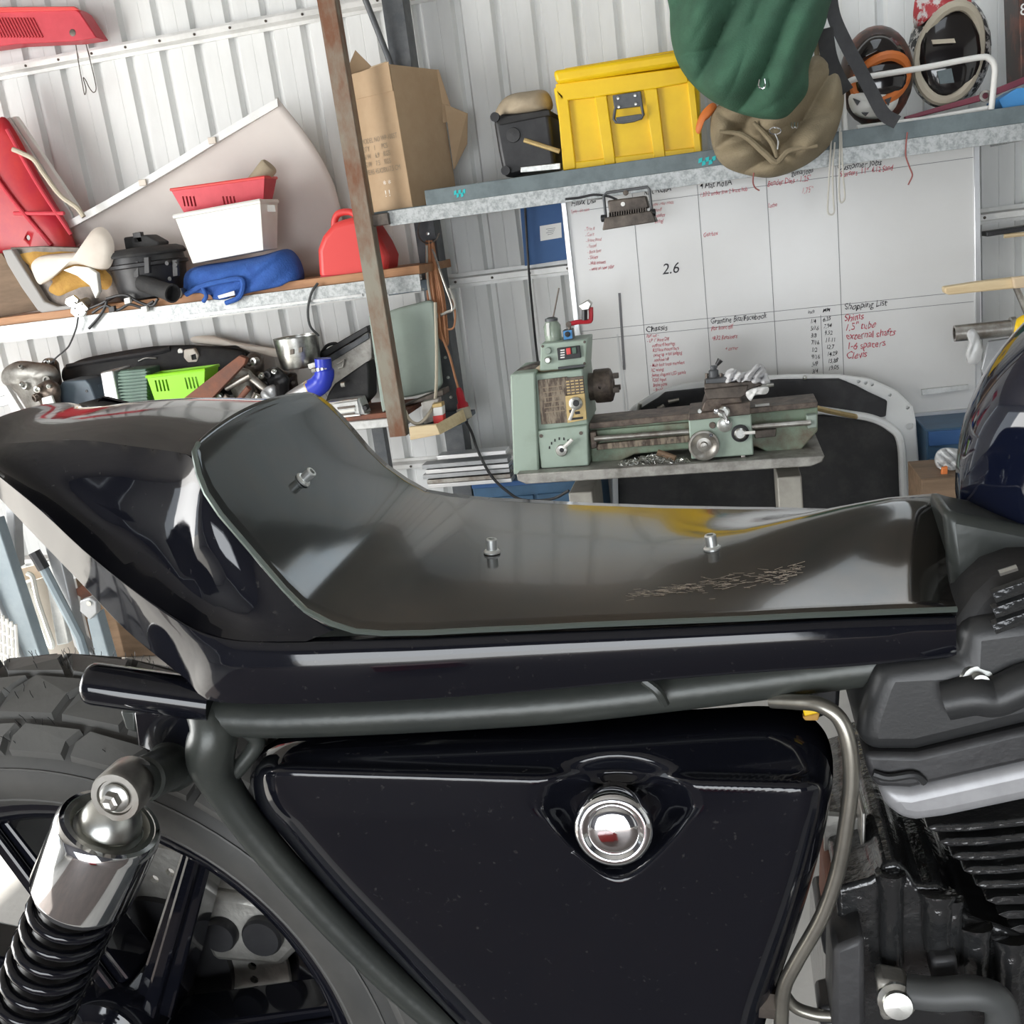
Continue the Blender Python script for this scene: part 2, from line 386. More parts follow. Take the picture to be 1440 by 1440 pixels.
for (u, v, w) in ((646, 268, 16), (994, 222, 24)):
    a = P(u-w/2, v, YS-.001); b = P(u+w/2, v, YS-.001)
    L_ = b.x-a.x
    for k in range(5):
        c = V((a.x+L_*(k+.5)/5, YS-.002, (a.z+b.z)/2-.012+.006*(-1)**k)); MB().prism([c+V((-L_*.13, 0, -.011)), c+V((L_*.10, 0, -.007)), c+V((L_*.14, 0, .010)), c+V((-L_*.08, 0, .007))], (0, .002, 0)).build('paint_mark', 'cyan', us, smooth=False)
# ---- rusty front post carrying the shelves
YP = 4.5
pp = thing('shelf_post', 'tall rusty steel angle post holding up the ends of the shelves', 'post', (P(565, 605, YP).x, YP, P(565, 610, YP).z))
m = MB(); A = P(468, 60, YP); Bq = P(558, 605, YP); ax_ = (A.x+Bq.x)/2
dx = (A.x-Bq.x)/(A.z-Bq.z)
def px_(z): return Bq.x+(z-Bq.z)*dx
z0, z1 = Bq.z-.03, 3.38
for (ox, w, oy, t) in ((0, .075, 0, .006), (.037, .006, .03, .06)):
    ps = []
    m.add([V((px_(z)+ox+sx*w/2, YP+oy+sy*t/2, z)) for z in (z0, z1) for sx, sy in ((-1, -1), (1, -1), (1, 1), (-1, 1))],
          [(0, 1, 2, 3), (7, 6, 5, 4), (0, 4, 5, 1), (1, 5, 6, 2), (2, 6, 7, 3), (3, 7, 4, 0)])
m.build('angle_bar', 'rust', pp, smooth=False)
slab([(575, 601), (613, 597), (619, 611), (577, 619)], YP-.01, .03).build('timber_end', 'pine', pp, bevel=.002)
MB().prism([P(613, 597, YP-.01), P(650, 576, 4.66), P(655, 592, 4.66), P(619, 611, YP-.01)], (0, .02, 0)).build('timber_end', 'pine', pp, bevel=.002)

zlg = P(616, 598, 4.60).z; xl0, xl1 = P(572, 600, 4.5).x, P(650, 585, 4.62).x
xm = P(613, 600, 4.5).x; MB().prism([V((xl0, 4.515, zlg-.022)), V((xm-.01, 4.515, zlg-.022)), V((xl1-.02, 4.69, zlg-.022)), V((xl1-.02, 4.96, zlg-.022)), V((xl0, 4.96, zlg-.022))], (0, 0, .022)).build('ledge_board', 'slate', pp, bevel=.002)
# ---- lower left shelf
YL = 4.6
zt = P(200, 422, YL).z; zm = P(200, 434, YL).z; zb = P(200, 456, YL).z
ls = thing('wall_shelf', 'lower wall shelf with orange plywood top and galvanised front beam', 'shelf', (-3, YL, zb))
xr = P(499, 400, YL).x; xr2 = P(604, 400, 4.75).x
MB().box(((-5.3+xr2)/2, YL+.31, (zt+zm)/2), (xr2+5.3, .58, zt-zm)).build('plywood_board', 'ply', ls, bevel=.003)
MB().prism([V((-5.3, y, z)) for y, z in ((YL, zm), (YL, zb), (YL+.05, zb), (YL+.05, zb+.008), (YL+.008, zb+.008), (YL+.008, zm))], (xr2+5.3, 0, 0)).build('front_beam', 'galv', ls, smooth=False)
MB().box((xr-.42, YL-.004, zb+.012), (.30*3, .006, .012)).build('beam_lip', 'galv2', ls)
ZLS = zt
# ---- bench
YB = 4.6
zt = P(520, 583, YB).z; zb = P(520, 603, YB).z
bn = thing('workbench', 'low cluttered workbench with brown top and silver front beam', 'bench', (-3, YB, 0))
xr = P(572, 590, YB).x
MB().box(((-5.3-1.85)/2, YB+.45, zt-.012), (5.3-1.85, .16, .026)).build('rear_board', 'rust2', bn, bevel=.003)
MB().box(((-5.3+xr)/2, YB+.19, zt-.012), (xr+5.3, .36, .026)).build('bench_top', 'rust2', bn, bevel=.003)
MB().box(((-5.3+xr)/2, YB+.02, (zt-.025+zb)/2), (xr+5.3, .05, zt-.025-zb)).build('front_beam', 'galv2', bn, bevel=.004)
for xx in (-5.0, -3.6, -1.75):
    MB().box((xx, YB+.3, (zb)/2), (.06, .06, zb)).build('leg', 'darksteel', bn)
ZBN = zt
# ================================================================== THE MOTORCYCLE
MY = .71
def B(u, v, hw): return P(u, v, MY-hw)
def mir(p): return V((p.x, 2*MY-p.y, p.z))
WC = V((-.590, MY, 1.000)); RT = .356
bike = thing('motorcycle', 'black motorcycle with bare metal seat pan, chrome rear shock and glossy side cover', 'motorcycle', (-.25, MY, WC.z-RT))

# ---- seat pan
PAN = [(1345, 853, .1027), (1272, 856, .1065), (1200, 859, .1105), (1125, 862, .115), (1050, 866, .119), (975, 869, .123), (900, 872, .127), (825, 875, .132), (750, 879, .1375), (675, 882, .143),
       (600, 886, .1496), (540, 887, .153), (500, 884, .154), (465, 873, .1505), (430, 855, .1436), (400, 825, .1375), (370, 790, .1314), (340, 755, .1288),
       (310, 720, .1288), (290, 690, .126), (280, 665, .120), (275, 643, .112)]
NT = 25; rows = []
near = [B(u, v, h) for u, v, h in PAN]
crown_tip = P(1322, 704, MY)
nP = len(PAN)
for i, ((u, v, h), a) in enumerate(zip(PAN, near)):
    row = []; xf = a.x
    k = max(0., min(1., (a.x-near[6].x)/(near[0].x-near[6].x))); k = k*k*(3-2*k)
    kt = max(0., (i-(nP-7))/6.)
    nrm = V((.75, 0, .65)) if i > 16 else V((0, 0, 1))
    for j in range(NT):
        t = -1+2*j/(NT-1); b = math.exp(-(t/.52)**2)-math.exp(-(1/.52)**2)
        b0 = 1-t*t
        p = V((a.x, MY+t*h, a.z))
        p.z += k*b*1.05*(crown_tip.z-near[0].z) + .003*b0*(1-kt)
        p.x += k*b*(crown_tip.x-near[0].x)
        p += V((-.003, 0, .0065))*b0*kt
        row.append(p)
    rows.append(row)
# rounded top of the back rest
aT = near[-1]; hT = PAN[-1][2]
for q, (s_, dz) in enumerate(((.95, .004), (.86, .0075))):
    row = []
    for j in range(NT):
        t = -1+2*j/(NT-1); b0 = 1-t*t
        row.append(V((aT.x-.003-.004*b0-.0015*q, MY+t*hT*s_, aT.z+dz+.0075*b0)))
    rows.append(row)
pan = MB().grid(rows).build('seat_pan', 'panmetal', bike, ang=60, solid=.0028)
PANROWS = rows
if sum(p.normal.z*p.area for p in pan.data.polygons) < 0: pan.data.flip_normals()
# bright cut edge of the pan
edge = [r[0]+V((0, -.0006, -.0014)) for r in rows]
MB().tube(edge, .0019, 6).build('cut_edge', 'pansteeledge', pan)
def on_pan(u, v):
    best = None
    for i in range(1, len(rows)-1):
        for j in range(1, NT-1):
            q = proj(rows[i][j]); d = (q[0]-u)**2+(q[1]-v)**2
            if best is None or d < best[0]:
                n = (rows[i+1][j]-rows[i-1][j]).cross(rows[i][j+1]-rows[i][j-1]).normalized()
                if n.z < 0: n = -n
                best = (d, rows[i][j], n)
    d = ray(u, v); p0, n = best[1], best[2]
    return CP+d*((p0-CP).dot(n)/d.dot(n)), n
for u, v in ((692, 778), (1002, 773), (425, 676)):
    p, n = on_pan(u, v)
    b = MB(); b.lathe([(.0001, .0005), (.0062, .0005), (.0062, .0016), (.0050, .0028), (.0041, .003), (.0041, .0105), (.0036, .0112), (.0024, .0112), (.0022, .007), (0, .007)], p, n, 20)
    b.build('flange_bolt', 'boltzinc', pan, ang=30)
# pale short strokes laid on the pan by the front bolt
rnd = random.Random(3); m = MB()
for i in range(170):
    u = rnd.uniform(885, 1130); v = 838-(u-885)*.14+rnd.gauss(0, 3.5+3*(u > 980)); p, n = on_pan(u, v); a = rnd.uniform(-.5, .5)
    l_ = rnd.uniform(.0015, .0045); d = V((cos(a), sin(a), 0)); d = (d-n*d.dot(n)).normalized()*l_; w = n.cross(d).normalized()*.00016; p = p+n*.0005
    m.add([p-d-w, p+d-w, p+d+w, p-d+w], [(0, 1, 2, 3)])
o = m.build('pale_strokes', 'palestroke', pan, smooth=False); o['kind'] = 'stuff'
# ---- tail unit and rail
T = [(1345, 866, .104), (1200, 871, .112), (1050, 878, .1205), (900, 885, .129), (750, 891, .1395), (600, 898, .1515), (500, 901, .157), (420, 904, .158), (365, 903, .157), (321, 900, .155),
     (277, 887, .152), (233, 861, .147), (175, 820, .140), (117, 773, .132), (58, 718, .124), (0, 671, .115), (-60, 624, .095)]
BT = [(1345, 925, .104), (1200, 938, .112), (1050, 948, .1205), (900, 960, .129), (750, 973, .1395), (600, 984, .1515), (500, 989, .157), (420, 991, .158), (350, 991, .157), (290, 985, .153),
      (262, 957, .140), (233, 934, .128), (175, 885, .110), (117, 824, .096), (58, 763, .086), (0, 702, .076), (-60, 640, .066)]
def mix(a, b, t): return tuple(x*(1-t)+y*t for x, y in zip(a, b))
def both(rows_, m):
    m.grid(rows_); m.grid([[mir(p) for p in r] for r in rows_])
def dens(L, k=3):
    pts = smooth_path([V(q) for q in L], k); return [(p.x, p.y, p.z) for p in pts]
Td, Bd = dens(T), dens(BT)
m = MB(); R = []
for a, b in zip(Td, Bd):
    r = []
    a0 = (a[0], a[1]-7, a[2]-.008)
    bulge = .004*min(1, max(0, (a[0]-150)/200))
    for t, dh in ((0, 0),):
        r.append(B(a0[0], a0[1], a0[2]))
    for t, dh in ((0.0, 0.), (.10, .6), (.22, 1.), (.45, 1.1), (.7, .9), (.92, .4), (1., 0.)):
        c = mix(a, b, t); r.append(B(c[0], c[1], c[2]+bulge*dh))
    e = B(b[0], b[1], b[2]); r.append(e+V((0, .012, .003))); r.append(e+V((0, .014, .012)))
    R.append(r)
both(R, m)
# flank between ridge, pan edge and shoulder
U = [(-60, 620, .074), (0, 624, .068), (82, 619, .075), (131, 620, .082), (175, 626, .090), (215, 631, .095), (254, 637, .103), (270, 645, .109), (278, 668, .118), (287, 695, .125), (307, 725, .128),
     (337, 760, .128), (366, 796, .131), (397, 831, .137), (428, 862, .143), (470, 886, .150)]
Lw = [(-60, 622, .093), (0, 669, .113), (58, 716, .122), (90, 746, .127), (117, 771, .130), (146, 796, .134), (175, 818, .138), (205, 840, .142), (233, 859, .145), (255, 873, .148), (277, 885, .150),
      (300, 893, .152), (321, 898, .153), (345, 901, .155), (375, 902, .156), (430, 902, .157)]
def sm_(x, a, b):
    t = max(0., min(1., (x-a)/(b-a))); return t*t*(3-2*t)
Ud, Ld = dens(U, 3), dens(Lw, 3); R = []
for i, (a, b) in enumerate(zip(Ud, Ld)):
    r = []; k = min(1, i/10)
    wid = math.hypot(a[0]-b[0], a[1]-b[1]); dpt = .018*min(1, wid/170)*(1-sm_(i/len(Ud), .62, .98))
    for j in range(13):
        t = j/12; c = mix(a, b, t); r.append(B(c[0], c[1], c[2]-dpt*(sin(pi*t**2.1)**1.2)))
    R.append(r)
both(R, m)
# top deck
R = []
Ur = dens([(-60, 620, .074), (0, 624, .068), (82, 619, .075), (131, 620, .082), (175, 626, .090), (215, 631, .095), (254, 637, .103), (271, 642, .108)], 4)
for a in Ur:
    p = B(*a); r = []
    for j in range(15):
        t = -1+2*j/14; h = MY-p.y; dz = .009*(1-abs(t)**2.5)
        r.append(V((p.x, MY+t*h, p.z+dz)))
    R.append(r)
# fill forward to the top of the pan
top = PANROWS[-1]; n15 = [top[int(round(j*(NT-1)/14))] for j in range(15)]
for f in (.35, .7, 1.0):
    R.append([V((a.x*(1-f)+(b.x-.0015)*f, a.y*(1-f)+b.y*f, a.z*(1-f)+(b.z-.0022)*f)) for a, b in zip(R[len(Ur)-1], n15)])
m.grid(R)
# back of the tail
r0 = R[0]; q = [mir(B(-60, 640, .066)), B(-60, 640, .066)]
m.add(list(r0)+q, [tuple(range(len(r0)))+(len(r0), len(r0)+1)])
tail = m.build('tail_unit', 'paintblack', bike, ang=42)
bv = tail.modifiers.new('bevel', 'BEVEL'); bv.width = .0045; bv.segments = 4; bv.limit_method = 'ANGLE'; bv.angle_limit = radians(26)

# ---- fuel tank
prof = [(1346, 690, 690), (1347, 650, 712), (1352, 628, 722), (1360, 592, 729), (1372, 566, 734), (1390, 534, 738), (1410, 505, 741), (1440, 470, 745), (1480, 432, 750), (1530, 395, 757), (1600, 360, 768), (1750, 320, 800), (1950, 285, 832), (2150, 290, 850), (2260, 330, 852), (2330, 400, 850), (2370, 500, 845), (2385, 620, 800)]
NS = 40; R = []
for k, (u, a, b) in enumerate(prof):
    pa, pb = P(u, a, MY), P(u, b, MY); x = (pa.x+pb.x)/2
    d = x-P(1346, 690, MY).x
    w = .128*(1-math.exp(-((d+.0015)/.055)**.8))*(1-max(0, (k-14)/6)**2*.85); row = []
    zc = pb.z+(pa.z-pb.z)*.42; ht, hb = pa.z-zc, zc-pb.z
    for j in range(NS):
        t = 2*pi*j/NS; c, s_ = cos(t), sin(t)
        e = .78
        yy = w*math.copysign(abs(c)**e, c); zz = (ht if s_ > 0 else hb)*math.copysign(abs(s_)**(e if s_ > 0 else .55), s_)
        row.append(V((x, MY+yy, zc+zz)))
    R.append(row)
m = MB().grid(R, True); m.add(R[-1], [tuple(range(NS))])
tank = m.build('fuel_tank', 'paintblue', bike, ang=70, sub=1)

# ---- frame under tank and seat
m = slab([(1326, 716), (1350, 724), (1440, 742), (1500, 752), (1500, 800), (1440, 800), (1400, 812), (1372, 842), (1346, 878), (1336, 800)], MY-.06, .05)
m.build('tank_support', 'frameblack', bike, bevel=.008)
m = slab([(1345, 880), (1372, 840), (1400, 814), (1440, 800), (1520, 798), (1520, 905), (1440, 885), (1345, 900)], MY-.10, .12); m.build('frame_gusset', 'blackmatt', bike, bevel=.006)
for dv in (0, 22, 44):
    MB().tube([B(1396, 838+dv, .118), B(1470, 812+dv, .118)], .0045, 8).build('cooling_fin', 'engine', bike)
MB().tube([B(1405, 806, .12), B(1430, 798, .12)], .002, 6).build('spark_lead', 'zinc', bike)
# seat rail tube
fr = MB().tube(smooth_path([B(1290, 925, .085), B(1180, 938, .085), B(1090, 950, .088), B(950, 968, .094), B(800, 985, .10), B(650, 996, .105), B(500, 1004, .110), B(380, 1008, .112), B(285, 1004, .112)], 5), .0145, 16).build('seat_rail', 'frameblack', bike)
MB().tube(smooth_path([B(905, 956, .118), B(925, 972, .119), B(935, 990, .116)], 4), .0032, 8).build('weld_bead', 'frameblack', fr)
# rear lug and down bar
dp = smooth_path([B(285, 990, .112), B(300, 1025, .118), B(296, 1065, .118), B(312, 1105, .112), B(370, 1185, .104), B(455, 1280, .096), B(545, 1370, .088), B(640, 1450, .08), B(740, 1520, .07)], 5)
MB().tube(dp, [.0125+.005*math.exp(-((i-8)/6)**2) for i in range(len(dp))], 14).build('rear_frame_tube', 'frameblack', bike)
MB().tube(smooth_path([B(340, 1020, .112), B(362, 1042, .106), B(340, 1075, .108), B(318, 1098, .108)], 4), .006, 10).build('weld_gusset', 'frameblack', bike)
# glossy cross tube end and shock mount plate
m = MB(); a, b = B(122, 960, .128), B(300, 985, .118); d = (b-a).normalized(); L_ = (b-a).length
m.lathe([(.0105, .0), (.0128, .001), (.0145, .004), (.0148, .008), (.0148, L_), (0, L_)], a, d, 24); m.lathe([(.0105, 0), (.0095, .004), (0, .004)], a, d, 24)
m.build('rear_cross_tube', 'paintblack', bike, ang=50)
slab([(187, 1002), (262, 992), (278, 1010), (280, 1088), (240, 1095), (214, 1060), (193, 1050)], MY-.112, .012).build('shock_mount_plate', 'paintblack', bike, bevel=.002)
slab([(168, 1000), (190, 1000), (192, 1032), (176, 1026)], MY-.10, .01).build('plate_tab', 'frameblack', bike, bevel=.002)
m = MB(); a, b = B(247, 1074, .108), B(190, 1102, .165); d = (b-a).normalized(); L_ = (b-a).length
m.lathe([(.0185, -.002), (.0185, .008), (.0165, .011), (.0155, .014), (.0155, L_-.012), (.0135, L_-.010), (.0135, L_)], a, d, 24); m.build('shock_stud', 'frameblack', bike, ang=35)

# ---- rear shock
shock_y = MY-.168
SA, SB = P(176, 1108, shock_y), P(36, 1440, shock_y-.012)
sd = (SB-SA).normalized()
sh = MB().lathe([(.0085, .0), (.0085, .32)], SA, sd, 16).build('rear_shock', 'blackmatt', bike)
ey = MB(); fd = V((.05, -1, .05)).normalized()
ey.lathe([(.0, -.0135), (.0165, -.0135), (.0175, -.011), (.0175, .011), (.0165, .0135), (.0125, .0135), (.0118, .0115), (.0, .0115)], SA+fd*.0, fd, 28)
ey.build('shock_eye', 'steel', sh, ang=30)
MB().lathe([(.0085, .0112), (.0098, .0132), (.0098, .0145), (.007, .016), (.0, .016)], SA, fd, 24).build('washer', 'zinc', sh, ang=30)
MB().lathe([(.0062, .0155), (.0066, .017), (.0060, .0208), (.004, .0215), (.0, .0205)], SA, fd, 6).build('hex_bolt', 'steel', sh, smooth=False)
MB().lathe([(.010, .012), (.016, .017), (.0195, .024), (.021, .030), (.019, .033), (.0235, .034)], SA, sd, 28).build('shock_collar', 'zinc', sh, ang=35)
MB().lathe([(.0225, .034), (.0285, .031), (.0300, .0295), (.0330, .030), (.0348, .033), (.0352, .037), (.0352, .086), (.0345, .088), (.032, .088), (.032, .04)], SA, sd, 48).build('chrome_shroud', 'chrome', sh, ang=40)
MB().lathe([(.0328, .0302), (.0265, .0298), (.0225, .0345)], SA, sd, 40).build('shroud_top', 'zinc', sh)
MB().lathe([(.0305, .086), (.0305, .095), (.024, .096), (.020, .1), (.020, .36)], SA, sd, 28).build('damper_body', 'black', sh, ang=35)
x_ = sd.orthogonal().normalized(); y_ = sd.cross(x_); pts = []
for i in range(16*24+1):
    a = 2*pi*i/24; h = .094+.0158*i/24; pts.append(SA+sd*h+(x_*cos(a)+y_*sin(a))*.0272)
MB().tube(pts, .0040, 9).build('coil_spring', 'paintblack', sh, ang=60)

# ---- rear wheel
def wp(a, r, w): return V((WC.x+r*cos(a), MY+w, WC.z+r*sin(a)))
tprof = [(.2450, -.046), (.252, -.056), (.266, -.067), (.283, -.0715), (.300, -.0665), (.3185, -.0540), (.3360, -.0375), (.3465, -.0190), (.3500, 0)]
tprof = tprof+[(r, -w) for r, w in reversed(tprof[:-1])]
ty = MB().lathe([(r, w) for r, w in tprof], (WC.x, MY, WC.z), (0, 1, 0), 96).build('rear_tyre', 'tyrebase', bike, ang=60)
def tread_r(w):
    w = abs(w); pr_ = [(0, .350), (.019, .3465), (.0375, .336), (.054, .3185), (.0665, .300), (.0715, .283)]
    for (a, b), (c, d) in zip(pr_, pr_[1:]):
        if w <= c: return b+(d-b)*(w-a)/(c-a)
    return .283
NB = 36; da = 2*pi/NB
def block(a0, poly, hgt=.0062):
    # poly: list of (angle offset, lateral) ; raised block following the crown
    n = len(poly); vs = []
    ca = sum(p[0] for p in poly)/n; cw = sum(p[1] for p in poly)/n
    for k, sc_ in ((0, 1.06), (1, 1.0)):
        for (da_, w) in poly:
            aa = ca+(da_-ca)*sc_; ww = cw+(w-cw)*sc_; rr = tread_r(ww)+(hgt if k else -.002)
            sgn = 1 if ww > 0 else -1
            tilt = max(0, (abs(ww)-.02)/.04)*.55
            vs.append(V((rr*cos(aa), ww*(1+ .0) + sgn*(hgt*tilt if k else 0), rr*sin(aa))))
    return vs, [tuple(range(n-1, -1, -1)), tuple(range(n, 2*n))]+[(i, (i+1) % n, n+(i+1) % n, n+i) for i in range(n)]
def shared(name, vs, fs, m):
    me = bpy.data.meshes.new(name); me.from_pydata(vs, [], fs); me.materials.append(MATS[m])
    bm = bmesh.new(); bm.from_mesh(me); bmesh.ops.recalc_face_normals(bm, faces=bm.faces); bm.to_mesh(me); bm.free(); me.update(); return me
g = .0065
def hexa(wa, wb, sk0, sk1, fill=.84):
    # slanted six-sided block between lateral wa..wb, skewed along the circumference
    h = da*fill/2; wm = (wa+wb)/2
    return [(-h+sk0, wa+g/2), (h+sk0, wa+g/2), (h+(sk0+sk1)/2+.012, wm), (h+sk1, wb-g/2), (-h+sk1, wb-g/2), (-h+(sk0+sk1)/2+.012, wm)]
rows_ = [(hexa(-.0680, -.0500, .06, .03), .0), (hexa(-.0500, -.0185, .03, -.03), da*.5), (hexa(-.0185, .0185, -.03, .03), 0.), (hexa(.0185, .0500, -.03, .03), da*.5), (hexa(.0500, .0680, .03, .06), 0.)]
for poly, off in rows_:
    vs, fs = block(0, poly); me = shared('tread_block', vs, fs, 'rubber')
    for k in range(NB):
        o = bpy.data.objects.new('tread_block', me); COL.objects.link(o); o.parent = ty
        o.location = V((WC.x, MY, WC.z))-LOC[ty.name]; o.rotation_euler = (0, -(k*da+off), 0); LOC[o.name] = V((WC.x, MY, WC.z))
# rubber whiskers left from the mould
rnd = random.Random(9); m = MB()
for i in range(260):
    a = rnd.uniform(.2, pi-.05); w = rnd.choice((-.058, -.035, -.01, .01, .035))+rnd.uniform(-.006, .006); r = tread_r(w)+.004
    p = V((WC.x+r*cos(a), MY+w, WC.z+r*sin(a))); d = V((cos(a), w*8, sin(a))).normalized()+V((rnd.uniform(-.4, .4), rnd.uniform(-.4, .4), 0))
    m.tube([p, p+d*.005, p+d*.008+V((rnd.uniform(-.002, .002), 0, 0))], .0003, 3)
o = m.build('mould_whiskers', 'black', ty, smooth=False); o['kind'] = 'stuff'
# raised side-wall writing and bead rings
for r, w in ((.260, -.0625), (.2915, -.0695)):
    MB().tube([wp(2*pi*i/96, r, w) for i in range(96)], .0011, 5, closed=True).build('bead_ring', 'rubber', ty)
for i, ch in enumerate(('C', '1', 'T', 'Y')):
    a = radians(118-i*5.5); p = wp(a, .270, -.0700)
    lettering(ch, p, .022, 'rubber', ty, 'raised_lettering', xd=(sin(a), -.12*0, -cos(a)), zd=(cos(a), .25, sin(a)), shear=.2, off=.0008)
rim = MB().lathe([(.2405, -.0475), (.2475, -.0485), (.2500, -.0470), (.2490, -.0440), (.2420, -.0425), (.2360, -.0400), (.2290, -.030), (.2270, 0), (.2290, .030), (.2360, .04), (.2420, .0425), (.2490, .044), (.25, .047), (.2475, .0485), (.2405, .0475), (.232, .043), (.222, .030), (.219, 0), (.222, -.030), (.232, -.043), (.2405, -.0475)], (WC.x, MY, WC.z), (0, 1, 0), 96).build('wheel_rim', 'paintblack', bike, ang=40)
hub = MB().lathe([(.0, -.055), (.028, -.055), (.032, -.050), (.045, -.045), (.052, -.030), (.052, .03), (.045, .045), (.0, .05)], (WC.x, MY, WC.z), (0, 1, 0), 40).build('wheel_hub', 'paintblack', bike, ang=40)
ang0 = [math.atan2(P(u, v, MY).z-WC.z, P(u, v, MY).x-WC.x) for u, v in ((262, 1225), (50, 1190), (440, 1350), (0, 1275))]
sp1, sp2_ = P(286, 1205, MY), P(228, 1405, MY)
for k in range(7):
    rt = Matrix.Rotation(-k*2*pi/7, 3, 'Y')
    p1, p2 = rt @ (sp1-WC), rt @ (sp2_-WC)
    d = (p1-p2).normalized(); n_ = V((-d.z, 0, d.x)); m = MB()
    tt = -p2.dot(d); p0 = p2+d*tt+d*.035; L1 = sqrt(.229**2-(p0-d*p0.dot(d)).length_squared); pe = (p0-d*p0.dot(d))+d*L1
    for wA, wB, yA, yB in ((.019, .0135, -.022, .022), (.007, .006, -.031, -.022), (.007, .006, .022, .031)):
        ps = []
        for q, w in ((p0, wA), (pe, wB)):
            for sx, yy in ((-1, yA), (1, yA), (1, yB), (-1, yB)): ps.append(WC+q+n_*sx*w+V((0, yy, 0)))
        m.add(ps, [(0, 1, 2, 3), (7, 6, 5, 4), (0, 4, 5, 1), (1, 5, 6, 2), (2, 6, 7, 3), (3, 7, 4, 0)])
    m.build('spoke', 'paintblack', rim, smooth=False, bevel=.003)
# brake disc on the far side
m = MB(); m.lathe([(.075, .062), (.135, .062), (.135, .067), (.075, .067), (.075, .062)], (WC.x, MY, WC.z), (0, 1, 0), 64)
disc = m.build('brake_disc', 'alum_cast', bike, ang=30)
hb = MB(); hb.depth = .03
for k in range(40):
    a = 2*pi*k/40; r = .098+.024*((k*2) % 3)/2; hole(hb, wp(a, r, .05), (0, 1, 0), .0045, 10)
cut(disc, hb)
MB().lathe([(0.04, .05), (.078, .055), (.078, .07), (.04, .07)], (WC.x, MY, WC.z), (0, 1, 0), 40).build('disc_carrier', 'black', disc, ang=30)
cal = slab([(290, 1255), (400, 1275), (425, 1330), (395, 1360), (300, 1352), (280, 1310)], MY+.052, .06).build('brake_caliper', 'alum_cast', bike, bevel=.006)
for u, v, r in ((313, 1310, .017), (372, 1312, .020)):
    MB().lathe([(r, 0), (r, .007), (r*.9, .010), (0, .010)], P(u, v, MY+.052), (0, -1, 0), 28).build('caliper_piston', 'black', cal, ang=30)
MB().box((WC.x+.12, MY-.085, WC.z-.01), (.34, .022, .045)).build('swingarm', 'paintblack', bike, bevel=.006)
MB().box((WC.x+.12, MY+.085, WC.z-.01), (.34, .022, .045)).build('swingarm', 'paintblack', bike, bevel=.006)
MB().tube([WC+V((0, -.1, 0)), WC+V((0, .1, 0))], .009, 12).build('axle', 'zinc', bike)

# ---- side cover
OUT = [(352, 1100), (357, 1072), (376, 1048), (420, 1030), (520, 1022), (640, 1018), (760, 1012), (880, 1004), (1000, 996), (1080, 993), (1130, 1003), (1158, 1026), (1170, 1060), (1171, 1100), (1164, 1150), (1148, 1215), (1126, 1290),
       (1102, 1360), (1080, 1425), (1060, 1490), (1020, 1530), (900, 1550), (760, 1535), (690, 1490), (620, 1418), (540, 1335), (460, 1250), (400, 1180), (366, 1140)]
op = [(p.x, p.y) for p in smooth_path([V((a, b, 0)) for a, b in OUT], 6, True)]
cx, cy = 800, 1200; CAPU, CAPV = 868, 1135
def sm(x, a, b):
    t = max(0., min(1., (x-a)/(b-a))); return t*t*(3-2*t)
def cover_hw(u, v, e):
    # e: approximate pixel distance from the rim
    h = .132
    q = min(1., e/46.); h -= .030*(1-sqrt(max(0, 1-(1-q)**2)))
    # upper facet leans back above the crease
    crease = 1092+ (u-380)*.03
    h -= .00042*max(0., crease-v)*sm(crease-v, 0, 26)
    h -= .00005*max(0, v-1150)
    # tear-drop dish around the cap
    du, dv = (u-CAPU), (v-CAPV)
    wdt = 118-max(0, dv)*.62; r = math.hypot(du/max(40, wdt), dv/(78 if dv < 0 else 108))
    h -= .024*(1-sm(r, .50, 1.0))*(1.0 if dv > -30 else .75)
    return h
K = 46; rowsC = []
n = len(op)
for k in range(K+1):
    s_ = 1-(k/K)**1.15 if k < K else 0.0
    s_ = 1-(k/K); row = []
    for (a, b) in op:
        u, v = cx+(a-cx)*s_, cy+(b-cy)*s_
        # distance from the rim, approximated through nearest outline point of the ray neighbourhood
        row.append((u, v, (a, b)))
    rowsC.append(row)
def rim_dist(u, v):
    best = 1e9
    for i in range(len(op)):
        ax_, ay_ = op[i]; bx_, by_ = op[(i+1) % len(op)]; ex, ey_ = bx_-ax_, by_-ay_; q = ex*ex+ey_*ey_
        t = max(0, min(1, ((u-ax_)*ex+(v-ay_)*ey_)/q)) if q else 0
        best = min(best, math.hypot(u-ax_-ex*t, v-ay_-ey_*t))
    return best
R = [[B(a, b, .072) for a, b in op], [B(a, b, .094) for a, b in op]]
for row in rowsC[:-1]:
    R.append([B(u, v, cover_hw(u, v, rim_dist(u, v))) for u, v, _ in row])
m = MB().grid(R, True); m.add(R[-1]+[B(cx, cy, cover_hw(cx, cy, 200))], [(i, (i+1) % n, n) for i in range(n)])
cover = m.build('side_cover', 'paintblack', bike, ang=60)
a = B(CAPU-2, CAPV-2, .104); ax = V((.06, -1, .12)).normalized()
cap = MB().lathe([(.0225, 0), (.0225, .018), (.0245, .022), (.0255, .030), (.0250, .0345), (.0235, .037), (.0205, .0385), (.0185, .0380), (.0170, .0362), (.0160, .0360), (.0150, .0372), (.0100, .0380), (.0, .0384)], a, ax, 48).build('chrome_cap', 'chrome', cover, ang=50)
